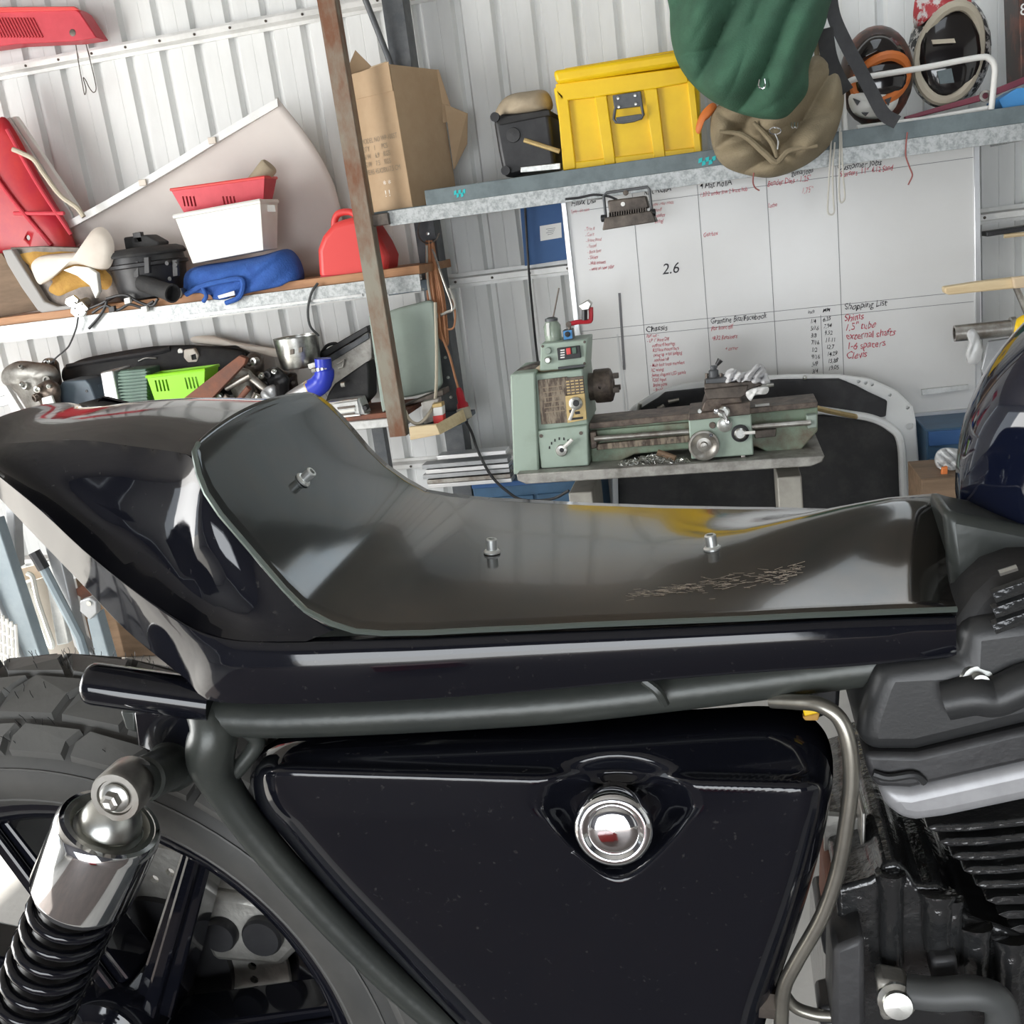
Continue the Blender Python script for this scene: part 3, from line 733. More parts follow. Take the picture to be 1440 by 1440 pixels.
# inner battery tray seen in front of the cover
slab([(1158, 1146), (1208, 1150), (1216, 1152), (1214, 1222), (1160, 1222)], MY-.03, .006).build('battery_bracket', 'alum_cast', bike, bevel=.001)
slab([(1212, 1144), (1218, 1144), (1216, 1222), (1210, 1222)], MY-.05, .03).build('bracket_flange', 'steel', bike, bevel=.001)
slab([(1090, 940), (1185, 925), (1180, 1000), (1150, 1012), (1100, 1000)], MY-.055, .03).build('wiring_block', 'black', bike, bevel=.003)
slab([(1128, 994), (1151, 990), (1153, 1003), (1131, 1008)], MY-.098, .006).build('yellow_connector', 'yellow', bike, bevel=.001)
slab([(1128, 1008), (1153, 1003), (1151, 1014), (1132, 1014)], MY-.096, .006).build('orange_connector', 'foamyellow', bike, bevel=.001)
MB().tube(smooth_path([B(1085, 985, .095), B(1120, 987, .104), B(1152, 991, .112), B(1180, 1010, .116), B(1194, 1048, .118), B(1197, 1100, .118), B(1190, 1160, .117), B(1178, 1225, .115), B(1155, 1290, .113), B(1120, 1352, .110), B(1102, 1392, .108), B(1098, 1450, .106)], 6), .0050, 12).build('metal_breather_tube', 'tubegrey', bike)
MB().tube(smooth_path([B(1102, 1396, .10), B(1118, 1416, .10), B(1145, 1426, .10), B(1170, 1428, .10)], 5), .0042, 10).build('metal_fuel_line', 'tubegrey', bike)
MB().lathe([(.010, -.012), (.010, .012)], B(1080, 1410, .10), (1, 0, -.1), 6).lathe([(.0, .012), (.010, .012)], B(1080, 1410, .10), (1, 0, -.1), 6).build('hex_union', 'oldsteel', bike, smooth=False)
slab([(1150, 1420), (1182, 1412), (1186, 1440), (1152, 1444)], MY-.10, .03).build('hose_fitting', 'black', bike, bevel=.003)

# ---- air box, fins, engine
ab = slab([(1350, 930), (1240, 936), (1228, 962), (1212, 1008), (1207, 1036), (1214, 1062), (1290, 1062), (1440, 1026), (1560, 1000), (1560, 860), (1440, 868), (1352, 880)], MY-.112, .20).build('air_box', 'airbox', bike, bevel=.014, seg=4)
slab([(1214, 1060), (1222, 1090), (1232, 1108), (1280, 1110), (1440, 1074), (1560, 1046), (1560, 998), (1440, 1026), (1290, 1062)], MY-.114, .20).build('air_box_lid', 'enginegrey', bike, bevel=.004, seg=3)
slab([(1232, 1106), (1246, 1136), (1262, 1155), (1290, 1160), (1330, 1155), (1440, 1132), (1560, 1106), (1560, 1044), (1440, 1074), (1280, 1110)], MY-.112, .20).build('air_box_base', 'silverpaint', bike, bevel=.010, seg=4)
MB().tube(smooth_path([B(1330, 985, .114), B(1370, 978, .117), B(1400, 980, .117), B(1440, 962, .117), B(1480, 950, .114)], 5), .012, 12).build('moulded_ridge', 'airbox', ab)
MB().lathe([(.0105, -.002), (.009, .001), (.0055, .001), (.0055, .006), (.005, .007), (.0, .007)], B(1375, 958, .113), (.1, -1, .25), 20).build('case_bolt', 'zinc', ab, ang=30)
MB().tube(smooth_path([B(1228, 1088, .116), B(1250, 1094, .117), B(1285, 1090, .117), B(1300, 1100, .116)], 4), .0025, 8).build('moulded_lip', 'airbox', ab)
for k in range(8):
    v0 = 1166+k*20; u0 = 1302+k*17
    poly = [(u0, v0), (u0+14, v0-5), (u0+60, v0-6), (1440, v0-6-(1440-u0-60)*.10), (1580, v0-6-(1520-u0)*.12), (1580, v0+5-(1520-u0)*.12), (1440, v0+5-(1440-u0-60)*.10), (u0+60, v0+5), (u0+14, v0+6)]
    slab(poly, MY-.10, .16).build('cooling_fin', 'engine', bike, bevel=.002)
slab([(1335, 1165), (1580, 1110), (1580, 1330), (1450, 1310), (1380, 1230)], MY-.085, .13).build('cylinder_barrel', 'engine', bike, bevel=.006)
eng = slab([(1176, 1250), (1222, 1238), (1236, 1228), (1240, 1216), (1262, 1212), (1276, 1224), (1290, 1246), (1322, 1244), (1342, 1258), (1360, 1290), (1400, 1302), (1440, 1316), (1560, 1330), (1560, 1600), (1170, 1600), (1172, 1440), (1180, 1330)], MY-.09, .20).build('engine_case', 'engine', bike, bevel=.007, seg=3)
for (u, v0, v1, r) in ((1252, 1226, 1350, .0085), (1318, 1254, 1330, .0105), (1338, 1262, 1350, .007), (1370, 1300, 1390, .010), (1420, 1318, 1400, .010)):
    MB().tube(smooth_path([B(u, v0, .092), B(u+1, (v0*2+v1)/3, .094), B(u, (v0+2*v1)/3, .092), B(u+2, v1, .09)], 4), [r*(1.15 if i < 2 else .95) for i in range(13)], 12).build('casting_rib', 'engine', eng)
slab([(1172, 1335), (1216, 1318), (1218, 1450), (1170, 1452)], MY-.118, .05).build('case_flange', 'enginegrey', eng, bevel=.004)
slab([(1310, 1350), (1346, 1346), (1350, 1384), (1312, 1386)], MY-.108, .03).build('ignition_cover', 'enginegrey', eng, bevel=.003)
slab([(1234, 1380), (1282, 1388), (1276, 1432), (1240, 1440)], MY-.122, .02).build('pipe_boss', 'alum_cast', eng, bevel=.004)
MB().lathe([(.012, 0), (.012, .003), (.009, .005), (.009, .009), (0, .010)], B(1260, 1405, .122), (0, -1, .2), 20).build('banjo_bolt', 'zinc', eng, ang=30)
MB().tube(smooth_path([B(1278, 1394, .118), B(1320, 1398, .122), B(1370, 1396, .124), B(1402, 1408, .122), B(1410, 1440, .118), B(1400, 1475, .11)], 6), .0105, 14).build('rubber_hose', 'hosegrey', eng)
slab([(1162, 1232), (1216, 1222), (1218, 1300), (1180, 1330), (1160, 1300)], MY-.06, .05).build('rusty_bracket', 'rust2', bike, bevel=.004)
slab([(1148, 1290), (1176, 1284), (1180, 1345), (1160, 1350)], MY-.05, .05).build('footrest_lug', 'black', bike, bevel=.004)
# frame spine and lower frame so that the machine holds together
MB().tube(smooth_path([V((.52, MY, 1.45)), V((.15, MY, 1.375)), V((-.2, MY, 1.36)), V((-.35, MY, 1.355))], 5), .018, 12).build('frame_spine', 'frameblack', bike)
MB().tube([V((-.30, MY-.07, .93)), V((-.12, MY-.05, .90)), V((.22, MY-.05, .89))], .016, 12).build('lower_frame_tube', 'frameblack', bike)
MB().tube([V((-.30, MY+.07, .93)), V((-.12, MY+.05, .90)), V((.22, MY+.05, .89))], .016, 12).build('lower_frame_tube', 'frameblack', bike)
# ---- lift table that carries it (below the frame edge)
lt = thing('motorcycle_lift', 'low steel lift table under the black motorcycle', 'lift', (-.1, MY, 0))
zl_ = WC.z-RT-.004
MB().box((-.1, MY, zl_-.02), (1.7, .42, .04)).build('platform', 'darksteel', lt, bevel=.004)
MB().box((-.1, MY, .03), (1.5, .42, .06)).build('base_frame', 'darksteel', lt, bevel=.004)
for s_ in (-1, 1):
    MB().tube([V((-.75*s_, MY-.16*s_, .06)), V((.55*s_, MY-.16*s_, zl_-.04))], .022, 10).build('scissor_arm', 'darksteel', lt)
    MB().tube([V((.75*s_, MY-.12*s_, .06)), V((-.55*s_, MY-.12*s_, zl_-.04))], .022, 10).build('scissor_arm', 'darksteel', lt)
# ================================================================== THINGS ON THE BACK WALL
def inside_rings(px, y, bulge, K=10, folds=0., fs=18., back=.35, seed=1, sharp=1.0, flat=1.0, res=4):
    """closed soft body from an outline: front bulges towards the room, back bulges a little"""
    op_ = [(p.x, p.y) for p in smooth_path([V((a, b, 0)) for a, b in px], res, True)]
    cu = sum(a for a, b in op_)/len(op_); cv = sum(b for a, b in op_)/len(op_); n_ = len(op_)
    rnd = random.Random(seed); ph = [rnd.uniform(0, 6.3) for _ in range(8)]; an = [rnd.uniform(0, pi) for _ in range(8)]
    def fold(u, v):
        if not folds: return 0
        s_ = 0
        for i in range(4):
            w = (u*cos(an[i])+v*sin(an[i]))/fs/(.6+.35*i); w += 1.6*sin((u*sin(an[i+4])-v*cos(an[i+4]))/fs/2.2+ph[i+4])
            s_ += (abs(sin(w+ph[i]))*2-1)/(1+.6*i)
        return s_*folds/2
    m = MB(); R = []
    for k in range(K):
        t = 1-k/K; prof_ = sqrt(max(0, 1-t**(2*flat)))
        R.append([P(cu+(a-cu)*t, cv+(b-cv)*t, y-bulge*prof_-fold(cu+(a-cu)*t, cv+(b-cv)*t)*min(1, prof_*1.5)) for a, b in op_])
    c = P(cu, cv, y-bulge-fold(cu, cv)); m.grid(R, True); m.add(R[-1]+[c], [(i, (i+1) % n_, n_) for i in range(n_)])
    R2 = [R[0]]
    for k in range(1, 4):
        t = 1-k/4; R2.append([q+(V((q.x, 0, q.z))-V((q.x, 0, q.z)))+V((0, bulge*back*sqrt(1-t*t), 0)) if False else V((cc.x+(q.x-cc.x)*t, y+bulge*back*sqrt(1-t*t), cc.z+(q.z-cc.z)*t)) for q in R[0] for cc in (P(cu, cv, y),)])
    m.grid(R2, True); e = P(cu, cv, y)+V((0, bulge*back, 0)); m.add(R2[-1]+[e], [(i, (i+1) % n_, n_) for i in range(n_)])
    return m
def soft(name, px, y, bulge, mt, parent=None, **k): return inside_rings(px, y, bulge, **k).build(name, mt, parent, ang=75)
def cen(px, y):
    q = quad(px, y); return V((sum(p.x for p in q)/len(q), y, min(p.z for p in q)))
def rod(pts, r, n=8): return MB().tube(pts, r, n)

# ---- whiteboard
YWB = 5.09
wx0, wx1 = P(800, 330, YWB).x, P(1371, 300, YWB).x; wz1 = P(1000, 238, YWB).z; wz0 = P(1330, 578, YWB).z
bd = thing('whiteboard', 'large whiteboard ruled into columns with handwritten job lists in black and red', 'whiteboard', ((wx0+wx1)/2, YWB, wz0))
bs = MB().box(((wx0+wx1)/2, YWB+.008, (wz0+wz1)/2), (wx1-wx0, .014, wz1-wz0)).build('writing_surface', 'board', bd, smooth=False)
for c, d in ((((wx0-.008), YWB+.002, (wz0+wz1)/2), (.026, .030, wz1-wz0+.03)), ((wx1+.008, YWB+.002, (wz0+wz1)/2), (.026, .030, wz1-wz0+.03)),
             (((wx0+wx1)/2, YWB+.002, wz0-.006), (wx1-wx0+.04, .030, .022)), (((wx0+wx1)/2, YWB+.002, wz1+.006), (wx1-wx0+.04, .030, .022))):
    MB().box(c, d).build('frame_strip', 'alu', bd, bevel=.003)
YI = YWB-.0005
def line(a, b, w=.0022, mt='inkgrey', nm='ruled_line'):
    p, q = P(a[0], a[1], YI), P(b[0], b[1], YI); d = (q-p).normalized(); n_ = V((-d.z, 0, d.x))*w/2
    MB().add([p-n_, p+n_, q+n_, q-n_], [(0, 1, 2, 3)]).build(nm, mt, bd, smooth=False)
for a, b in (((806, 298), (1370, 221)), ((818, 466), (1369, 409)), ((818, 479), (1369, 424))): line(a, b)
for a, b in (((888, 262), (914, 560)), ((980, 255), (1002, 545)), ((1077, 245), (1094, 535)), ((1175, 232), (1187, 535)), ((1154, 443), (1158, 530))): line(a, b)
for k, (a, b) in enumerate((((871, 412), (878, 520)), ((868, 470), (880, 590)), ((874, 500), (886, 600)))): line(a, b, .012-.003*k, 'inkgrey' if k == 0 else 'smudge', 'marker_smudge')
def write(s_, u, v, h, mt='inkred', wid=.8, wob=.055):
    p = P(u, v, YI-.0006); q = P(u, v-h, YI); z = (q-p).length*1.42
    lettering(s_, p, z, mt, bd, 'handwriting', shear=.22, wid=wid, off=.0001, wob=wob)
# headings
for s_, u, v, h, w in (('Hilux Dia', 803, 290, 9, .75), ('Kat RollA', 905, 274, 9, .8), ('4 Plat RollA', 984, 266, 9, .75), ('gend/Jobs', 1113, 247, 8, .7), ('Customer Jobs', 1177, 240, 9, .8),
                       ('Chassis', 908, 467, 8, .9), ('Grantine Bits/Facebook', 999, 456, 8, .72), ('Shopping List', 1187, 436, 9, .85), ('inch', 1136, 441, 5, .8), ('MM', 1157, 439, 5, .9)):
    write(s_, u, v, h, 'inkblack', w)
write('2.6', 931, 386, 15, 'inkblack', .95, 0)
for i, (a, b) in enumerate((('1/4', '6.35'), ('5/16', '7.94'), ('3/8', '9.52'), ('7/16', '11.11'), ('1/2', '12.7'), ('9/16', '14.29'), ('5/8', '15.88'), ('3/4', '19.05'))):
    write(a, 1139+i*.4, 455+i*10, 6, 'inkblack', .75); write(b, 1157+i*1.1, 452+i*9.8, 6, 'inkblack', .75)
for s_, u, v, h in (('Shims', 1187, 452, 10), ('1.5" tube', 1188, 465, 10), ('external shafts', 1189, 478, 10), ('1-6 spacers', 1190, 492, 10), ('Clevis', 1190, 505, 10)): write(s_, u, v, h, 'inkred', .8)
for s_, u, v, h in (('Bender Dies - 1.25"', 1079, 262, 8), ('1.75"', 1127, 272, 8), ('Lathe', 1080, 292, 6), ('Gearbox', 989, 333, 6), ('1.83/2 under low 2 front hub', 984, 277, 6), ('Starters  11"  4.12 Sand', 1181, 249, 8),
                    ('Flat front diff', 1000, 465, 6), ('*R32 Retainers', 1001, 479, 6), ('+ corner', 1020, 493, 5)): write(s_, u, v, h, 'inkpink' if h > 6 and u > 1120 and u < 1180 else 'inkred', .68)
for i, s_ in enumerate(('Part out -', '- UP 1" front Diff', '     outboard bearings', '     R33 box mount bars', '     swing up + tail badging', '     machine off', '- Main bolt cross members', 'RC wiring', 'Sweet diagonal LED panels', 'R200 input', 'Brake plate', '- Brand')):
    write(s_, 909+i*.9, 475+i*6.9, 5, 'inkred', .62)
for i, s_ in enumerate(('- Trim it', '- Cut it', '- Front hood', '- Funnel', '- Boot liner', '- Sliders', '- Hub mounts', '- weld on new pillar')): write(s_, 822+i*1.0, 325+i*8, 5, 'inkpink' if i < 5 else 'inkred', .62)
for i, s_ in enumerate(('Spray - kit mine', '')): 
    if s_: write(s_, 803, 300, 5, 'inkpink', .6)
for i, s_ in enumerate(('new - rear mode', 'sound?', 'transfers', 'wiring?')): write(s_, 918+i, 290+i*8, 5, 'inkpink' if i < 2 else 'inkred', .62)
tag(slab([(1296, 548), (1362, 541), (1362, 548), (1297, 556)], YWB-.02, .02).build('aluminium_strip', 'galv2', bevel=.001), 'short grey metal strip stuck near the bottom edge of the whiteboard', 'strip')

# ---- blue notice panel
bp_ = thing('notice_panel', 'blue panel with a small white label hanging on the wall beside the whiteboard', 'panel', cen([(735, 372), (803, 290)], 5.12))
slab([(731, 287), (795, 277), (803, 364), (738, 374)], 5.11, .015).build('blue_sheet', 'bluepanel', bp_, bevel=.001)
slab([(759, 318), (789, 313), (790, 334), (760, 339)], 5.1085, .002).build('white_label', 'paper', bp_, smooth=False)
for k in range(4): slab([(768+k % 2*2, 322+k*2.6), (781-k, 320.3+k*2.6), (781-k, 320.9+k*2.6), (768+k % 2*2, 322.6+k*2.6)], 5.1075, .0008).build('label_print', 'inkgrey', bp_, smooth=False)
tag(cable([(738, 285, 5.08), (741, 340, 5.07), (744, 385, 5.06), (748, 430, 5.0), (753, 480, 4.9), (757, 514, 4.7)], 5.05, .006).build('power_cable', 'black'), 'thin black cable running down the wall past the blue panel to the lathe', 'cable')

# ---- floodlight under the upper shelf
fl = thing('floodlight', 'brown finned floodlight hanging in a bracket under the shelf before the whiteboard', 'lamp', cen([(846, 325), (924, 312)], 4.5))
Yf = 4.5
rod([P(852, 306, Yf), P(849, 275, Yf), P(853, 271, Yf), P(910, 263, Yf), P(913, 266, Yf), P(917, 298, Yf)], .006).build('bracket', 'darksteel', fl)
slab([(854, 282), (908, 275), (913, 292), (899, 296), (857, 301)], Yf+.0, .09).build('driver_box', 'oldsteel', fl, bevel=.006)
slab([(850, 306), (916, 296), (923, 312), (847, 324)], Yf-.03, .14).build('lamp_housing', 'oldsteel', fl, bevel=.004)
for i in range(16):
    u = 856+i*3.4; v = 299-i*.5
    slab([(u, v), (u+1.5, v), (u+1.5, v+9), (u, v+9)], Yf-.02, .09).build('cooling_fin', 'oldsteel', fl)
for u, v in ((849, 307), (918, 299)):
    MB().lathe([(.010, -.012), (.015, -.010), (.015, .010), (.010, .012)], P(u, v, Yf), (1, 0, 0), 10).build('bracket_knob', 'black', fl)
MB().lathe([(.009, 0), (.009, .004), (0, .005)], P(876, 287, Yf-.002), (0, -1, 0), 12).build('white_sticker', 'paper', fl)
MB().lathe([(.012, 0), (.010, .008), (0, .01)], P(880, 271, Yf), (0, -1, 0), 12).build('hanging_bolt', 'oldsteel', fl)
cable([(795, 280), (815, 278), (835, 274), (855, 276), (868, 281)], Yf+.03, .005).build('lamp_lead', 'black', fl)

# ================================================================== UPPER SHELF LOAD
ZUS = zl_us = None
YS = 4.55; ZUS = P(820, 259, YS).z+.006
# cardboard box
A = P(579, 279, 4.60); A.z = ZUS; Lf = P(516, 288, 4.70); Rg = P(641, 262, 4.95)
Lf = V((Lf.x, Lf.y, ZUS)); Rg = V((Rg.x, Rg.y, ZUS)); Bk = Lf+Rg-A
H = P(561, 88, 4.60).z-ZUS
bx = thing('cardboard_box', 'tall worn cardboard carton standing on the shelf end beside the rusty post', 'box', A)
lean = V((-.012, 0, 0))
base = [Lf, A, Rg, Bk]
def face(i, j, a0, a1, z0, z1, off):
    p, q = base[i], base[j]; n_ = (q-p).cross(V((0, 0, 1))).normalized()*off
    f = lambda t, z: p+(q-p)*t+V((0, 0, z))+lean*(z/H)+n_
    return [f(a0, z0), f(a1, z0), f(a1, z1), f(a0, z1)], n_.normalized() if off else n_
m = MB()
for i in range(4):
    j = (i+1) % 4; p, q = base[i], base[j]; n_ = (q-p).cross(V((0, 0, 1))).normalized()
    m.prism([p, q, q+V((0, 0, H))+lean, p+V((0, 0, H))+lean], -n_*.005)
m.prism(base, (0, 0, .006)); m.build('carton_body', 'cardboard', bx, smooth=False)
n0 = (A-Lf).cross(V((0, 0, 1))).normalized()
fq, _ = face(0, 1, .0, 1., .0, H*.84, .0012); MB().prism(fq, n0*.002).build('front_panel', 'cardboard', bx, smooth=False)
fq, _ = face(0, 1, -.03, 1.0, H*.82, H*1.0, .004); fq[2] = fq[2]+V((0, 0, .01)); fq[3] = fq[3]+V((0, 0, -.01)); MB().prism(fq, n0*.004).build('folded_flap', 'cardboard', bx, smooth=False)
MB().prism([Lf+V((0, 0, H))+lean, Lf+V((.05, .02, H+.10)), Lf+V((.10, .06, H+.03)), Lf+V((.14, .10, H))], (0, .005, 0)).build('torn_flap', 'cardboard', bx, smooth=False)
MB().prism([Rg+V((-.08, -.03, H))+lean, Rg+V((.0, .0, H))+lean, Rg+V((.03, .02, H*.62)), Rg+V((-.06, -.045, H*.60)), ], (.006, -.006, 0)).build('side_flap', 'cardboard', bx, smooth=False)
MB().prism([Rg+V((.005, -.02, H*.74)), Rg+V((.09, .03, H*.66)), Rg+V((.07, .03, H*.44)), Rg+V((.005, -.02, H*.26))], (.004, .006, 0)).build('side_flap', 'cardboard', bx, smooth=False)
fx = (A-Lf).normalized()
for i, s_ in enumerate(('MODEL NO WP-100ST', 'QTY    1      PCS', 'N W    6.9    KGS', 'G.W    7.5    KGS', 'MEAS 45X28X17.5 CM')):
    p = Lf+(A-Lf)*.13+V((0, 0, H*.50-i*.033))+lean*.5-n0*.0+n0*.0045
    lettering(s_, p, .031, 'inkbrown', bx, 'carton_print', xd=fx, wid=.68, shear=0)
p = Lf+(A-Lf)*.45+V((0, 0, H*.17))+n0*.0045; lettering('* *\n! !', p, .04, 'whiteplastic', bx, 'carton_print', xd=fx, shear=0)
MB().prism([Lf+V((.03, .04, H-.02)), Lf+V((.16, .05, H-.02)), Lf+V((.17, .06, H+.04)), Lf+V((.10, .06, H+.03)), Lf+V((.05, .05, H+.055))], (0, .02, 0)).build('packing_paper', 'cardlight', bx, smooth=False)

# machine with tan cover
mc = thing('black_toolcase', 'black plastic machine case with tan padded cover next to the yellow chest', 'case', cen([(705, 247), (790, 240)], 4.68))
slab([(693, 168), (705, 160), (772, 152), (782, 236), (742, 243), (722, 249), (708, 249), (700, 210)], 4.66, .30).build('case_body', 'black', mc, bevel=.02, seg=3)
soft('tan_cover', [(698, 165), (703, 145), (718, 133), (745, 128), (766, 127), (776, 140), (774, 156), (740, 164)], 4.75, .12, 'tanfabric', mc, K=6, back=1.)
slab([(694, 170), (700, 165), (772, 154), (774, 162), (702, 176)], 4.645, .30).build('case_rim', 'blackmatt', mc, bevel=.004)
rod([P(737, 197, 4.62), P(787, 213, 4.62)], .010).build('brass_lever', 'brass', mc)
slab([(732, 235), (788, 229), (788, 238), (732, 243)], 4.64, .05).build('steel_foot', 'zinc', mc, bevel=.002)
MB().lathe([(.032, 0), (.03, .01), (0, .014)], P(722, 190, 4.66), (0, -1, 0), 16).build('round_boss', 'enginegrey', mc)
for u, v in ((697, 165), (712, 240)): MB().lathe([(.02, 0), (.02, .02), (0, .02)], P(u, v, 4.645), (0, -1, 0), 12).build('rubber_corner', 'black', mc)
tag(slab([(1262-1262+690, 172), (697, 170), (698, 176), (690, 178)], 4.7, .02).build('handle_peg', 'black'), 'small black peg sticking out beside the tan covered case', 'peg') if False else None

# yellow chest
Yy = 4.62
ch = thing('storage_chest', 'yellow moulded plastic chest with black latch on the upper shelf', 'chest', cen([(792, 240), (987, 215)], Yy))
x0, x1 = P(793, 240, Yy).x, P(987, 215, Yy).x; zt_ = P(870, 107, Yy).z; z0 = ZUS
def yb(px, y, t, nm, bv=.006, mt='yellow'): return slab(px, y, t).build(nm, mt, ch, bevel=bv)
xa_, xb_ = P(783, 122, Yy).x, P(967, 97, Yy).x
m = MB(); m.add([V((x0+.012, Yy+.018, z0)), V((x1-.004, Yy+.018, z0)), V((x1-.004, Yy+.37, z0)), V((x0+.012, Yy+.37, z0)), V((x0-.01, Yy+.018, zt_)), V((x1+.01, Yy+.018, zt_)), V((x1+.01, Yy+.38, zt_)), V((x0-.01, Yy+.38, zt_))],
              [(0, 1, 2, 3), (7, 6, 5, 4), (0, 4, 5, 1), (1, 5, 6, 2), (2, 6, 7, 3), (3, 7, 4, 0)]); m.build('chest_body', 'yellow', ch, bevel=.012, seg=3)
for k, (a, b, c, d) in enumerate((((782, 125), (799, 140), (810, 237), (792, 240)), ((836, 136), (853, 134), (866, 230), (850, 232)), ((905, 126), (924, 124), (936, 222), (920, 224)), ((966, 112), (977, 118), (987, 215), (977, 217)))):
    yb([a, b, c, d], Yy, .03, 'raised_rib', .004)
yb([(781, 118), (965, 94), (968, 116), (924, 124), (905, 127), (853, 134), (836, 137), (799, 141), (784, 142)], Yy, .03, 'upper_band', .004)
yb([(808, 228), (975, 207), (986, 215), (792, 240)], Yy+.004, .03, 'lower_band', .004)
lp = [(777, 98), (796, 93), (958, 64), (975, 70), (975, 88), (957, 91), (783, 118), (778, 108)]
yb([(777, 99), (975, 68), (975, 89), (782, 118)], Yy-.022, .43, 'chest_lid', .016)
yb([(793, 96), (950, 70), (958, 72), (800, 99)], Yy+.06, .26, 'lid_top', .01)
lt_ = yb([(861, 134), (901, 128), (904, 149), (864, 154)], Yy-.010, .012, 'latch_plate', .003, 'darksteel')
for u, v in ((869, 138), (893, 134), (870, 150), (894, 146)): MB().lathe([(.007, 0), (.006, .004), (0, .005)], P(u, v, Yy-.010), (0, -1, 0), 10).build('rivet', 'zinc', lt_)
rod(smooth_path([P(865, 153, Yy-.018), P(866, 172, Yy-.02), P(902, 166, Yy-.02), P(902, 148, Yy-.018)], 3), .006).build('latch_bail', 'darksteel', lt_)
slab([(866, 165), (902, 160), (903, 168), (867, 173)], Yy-.024, .008).build('bail_grip', 'darksteel', lt_, bevel=.002)
tag(inside_rings([(978, 182), (985, 160), (1000, 145), (1008, 150), (998, 165), (990, 172), (984, 188)], 4.50, .02, K=4).build('orange_tassel', 'orange'), 'small orange leather tassel between the yellow chest and the khaki bag', 'tassel')

# canvas bags in front of the shelf
gb = thing('canvas_bag', 'dark green canvas bag with rumpled folds hanging above the khaki one', 'bag', P(1080, 165, 4.36))
GO = [(946, -40), (942, 20), (945, 62), (958, 98), (985, 130), (1020, 152), (1060, 165), (1098, 168), (1122, 148), (1136, 126), (1138, 92), (1150, 60), (1164, 20), (1166, -40), (1060, -70)]
soft('bag_body', GO, 4.36, .16, 'canvasgreen', gb, K=40, folds=.10, fs=36, seed=19, back=.12, res=14)
rod([P(1060, -50, 4.36), P(1062, -120, 4.36), V((P(1062, -120, 4.36).x, 4.36, 3.4))], .012).build('hanging_strap', 'canvasgreen', gb)
rod(smooth_path([P(1068, 112, 4.18), P(1067, 121, 4.175), P(1072, 125, 4.175), P(1076, 120, 4.175), P(1075, 111, 4.18)], 4), .003).build('metal_ring', 'chrome', gb)
kb = thing('canvas_bag', 'khaki canvas bag with a metal snap hook hanging in front of the shelf beam', 'bag', P(1080, 248, 4.40))
KO = [(1005, 152), (999, 185), (1006, 218), (1022, 236), (1050, 246), (1082, 250), (1110, 243), (1140, 228), (1166, 205), (1180, 175), (1187, 140), (1182, 105), (1168, 88), (1145, 78), (1100, 120), (1040, 140)]
soft('bag_body', KO, 4.515, .11, 'khaki', kb, K=34, folds=.09, fs=28, seed=14, back=.3, res=12)
rod([P(1150, 100, 4.50), P(1146, 20, 4.50), V((P(1146, 20, 4.50).x, 4.50, 3.4))], .010).build('hanging_strap', 'khaki', kb)
for pth, r_ in (([(1012, 185), (1045, 190), (1075, 215), (1092, 228), (1110, 212), (1150, 205)], .013), ([(1060, 172), (1085, 200), (1092, 222)], .011), ):
    q = smooth_path([P(u, v, 4.365) for u, v in pth], 5); rod(q, [r_*(.5+.5*sin(pi*(j+.5)/len(q))) for j in range(len(q))], 8).build('fold_seam', 'khaki', kb)
MB().tube([P(1090+8*cos(t*pi/8), 184+5*sin(t*pi/8), 4.335) for t in range(16)], .003, 6, closed=True).build('metal_ring', 'chrome', kb)
rod(smooth_path([P(1090, 188, 4.335), P(1094, 198, 4.33), P(1093, 210, 4.33)], 4), .0035).build('snap_hook', 'chrome', kb)
for du in (0, 5): rod(smooth_path([P(1113+du, 172, 4.345), P(1113+du, 178, 4.335), P(1116+du, 180, 4.335), P(1117+du, 172, 4.345)], 3), .002).build('metal_staple', 'chrome', kb)
def strap(name, px, y, w, mt, label):
    pts = smooth_path([P(q[0], q[1], q[2] if len(q) > 2 else y) for q in px], 6); m = MB(); R = []
    for i, p in enumerate(pts):
        d = (pts[min(i+1, len(pts)-1)]-pts[max(i-1, 0)]).normalized(); n_ = d.cross(V((0, 1, 0))).normalized()*w/2
        R.append([p-n_, p-n_+V((0, .006, 0)), p+n_+V((0, .006, 0)), p+n_])
    m.grid(R, True); m.add(R[0], [(0, 1, 2, 3)]); m.add(R[-1], [(0, 1, 2, 3)])
    return tag(m.build(name, mt, ang=50), label, 'strap')
strap('webbing_strap', [(1166, -30), (1172, 20), (1190, 62), (1208, 95), (1226, 130), (1243, 160), (1262, 172)], 4.50, .05, 'black', 'wide black webbing strap hanging in front of the brown helmet')
strap('webbing_strap', [(1160, 40), (1166, 80), (1178, 110), (1190, 130)], 4.48, .06, 'blackmatt', 'black webbing strap falling behind the khaki bag')
# hanging cords
def cord(name, px, y, r, mt, label): return tag(cable(px, y, r, 6, 6).build(name, mt), label, 'cord')
cord('cord_loop', [(1169, 196), (1167, 230), (1165, 270), (1164, 296), (1168, 302), (1173, 298), (1172, 280), (1171, 240), (1174, 200)], 4.50, .0035, 'rope', 'long pale cord loop hanging under the shelf beam before the whiteboard')
cord('cord_end', [(1168, 300), (1165, 305), (1166, 310)], 4.50, .003, 'inkgrey', 'frayed end of the long pale cord loop') if False else None
cord('cord_loop', [(1181, 180), (1181, 215), (1180, 260), (1181, 282), (1185, 284), (1188, 276), (1186, 250), (1184, 215), (1183, 185)], 4.50, .0035, 'rope', 'short pale cord loop with a knot hanging under the shelf beam')
cord('red_string', [(1276, 186), (1274, 205), (1274, 220), (1279, 235), (1283, 246), (1279, 256), (1277, 260)], 4.52, .003, 'redcord', 'dark red string dangling from the shelf beam above the right part of the whiteboard')
cord('red_string', [(1060, 243), (1059, 256), (1062, 264), (1068, 268)], 4.45, .003, 'redcord', 'dark red string dangling below the khaki bag')

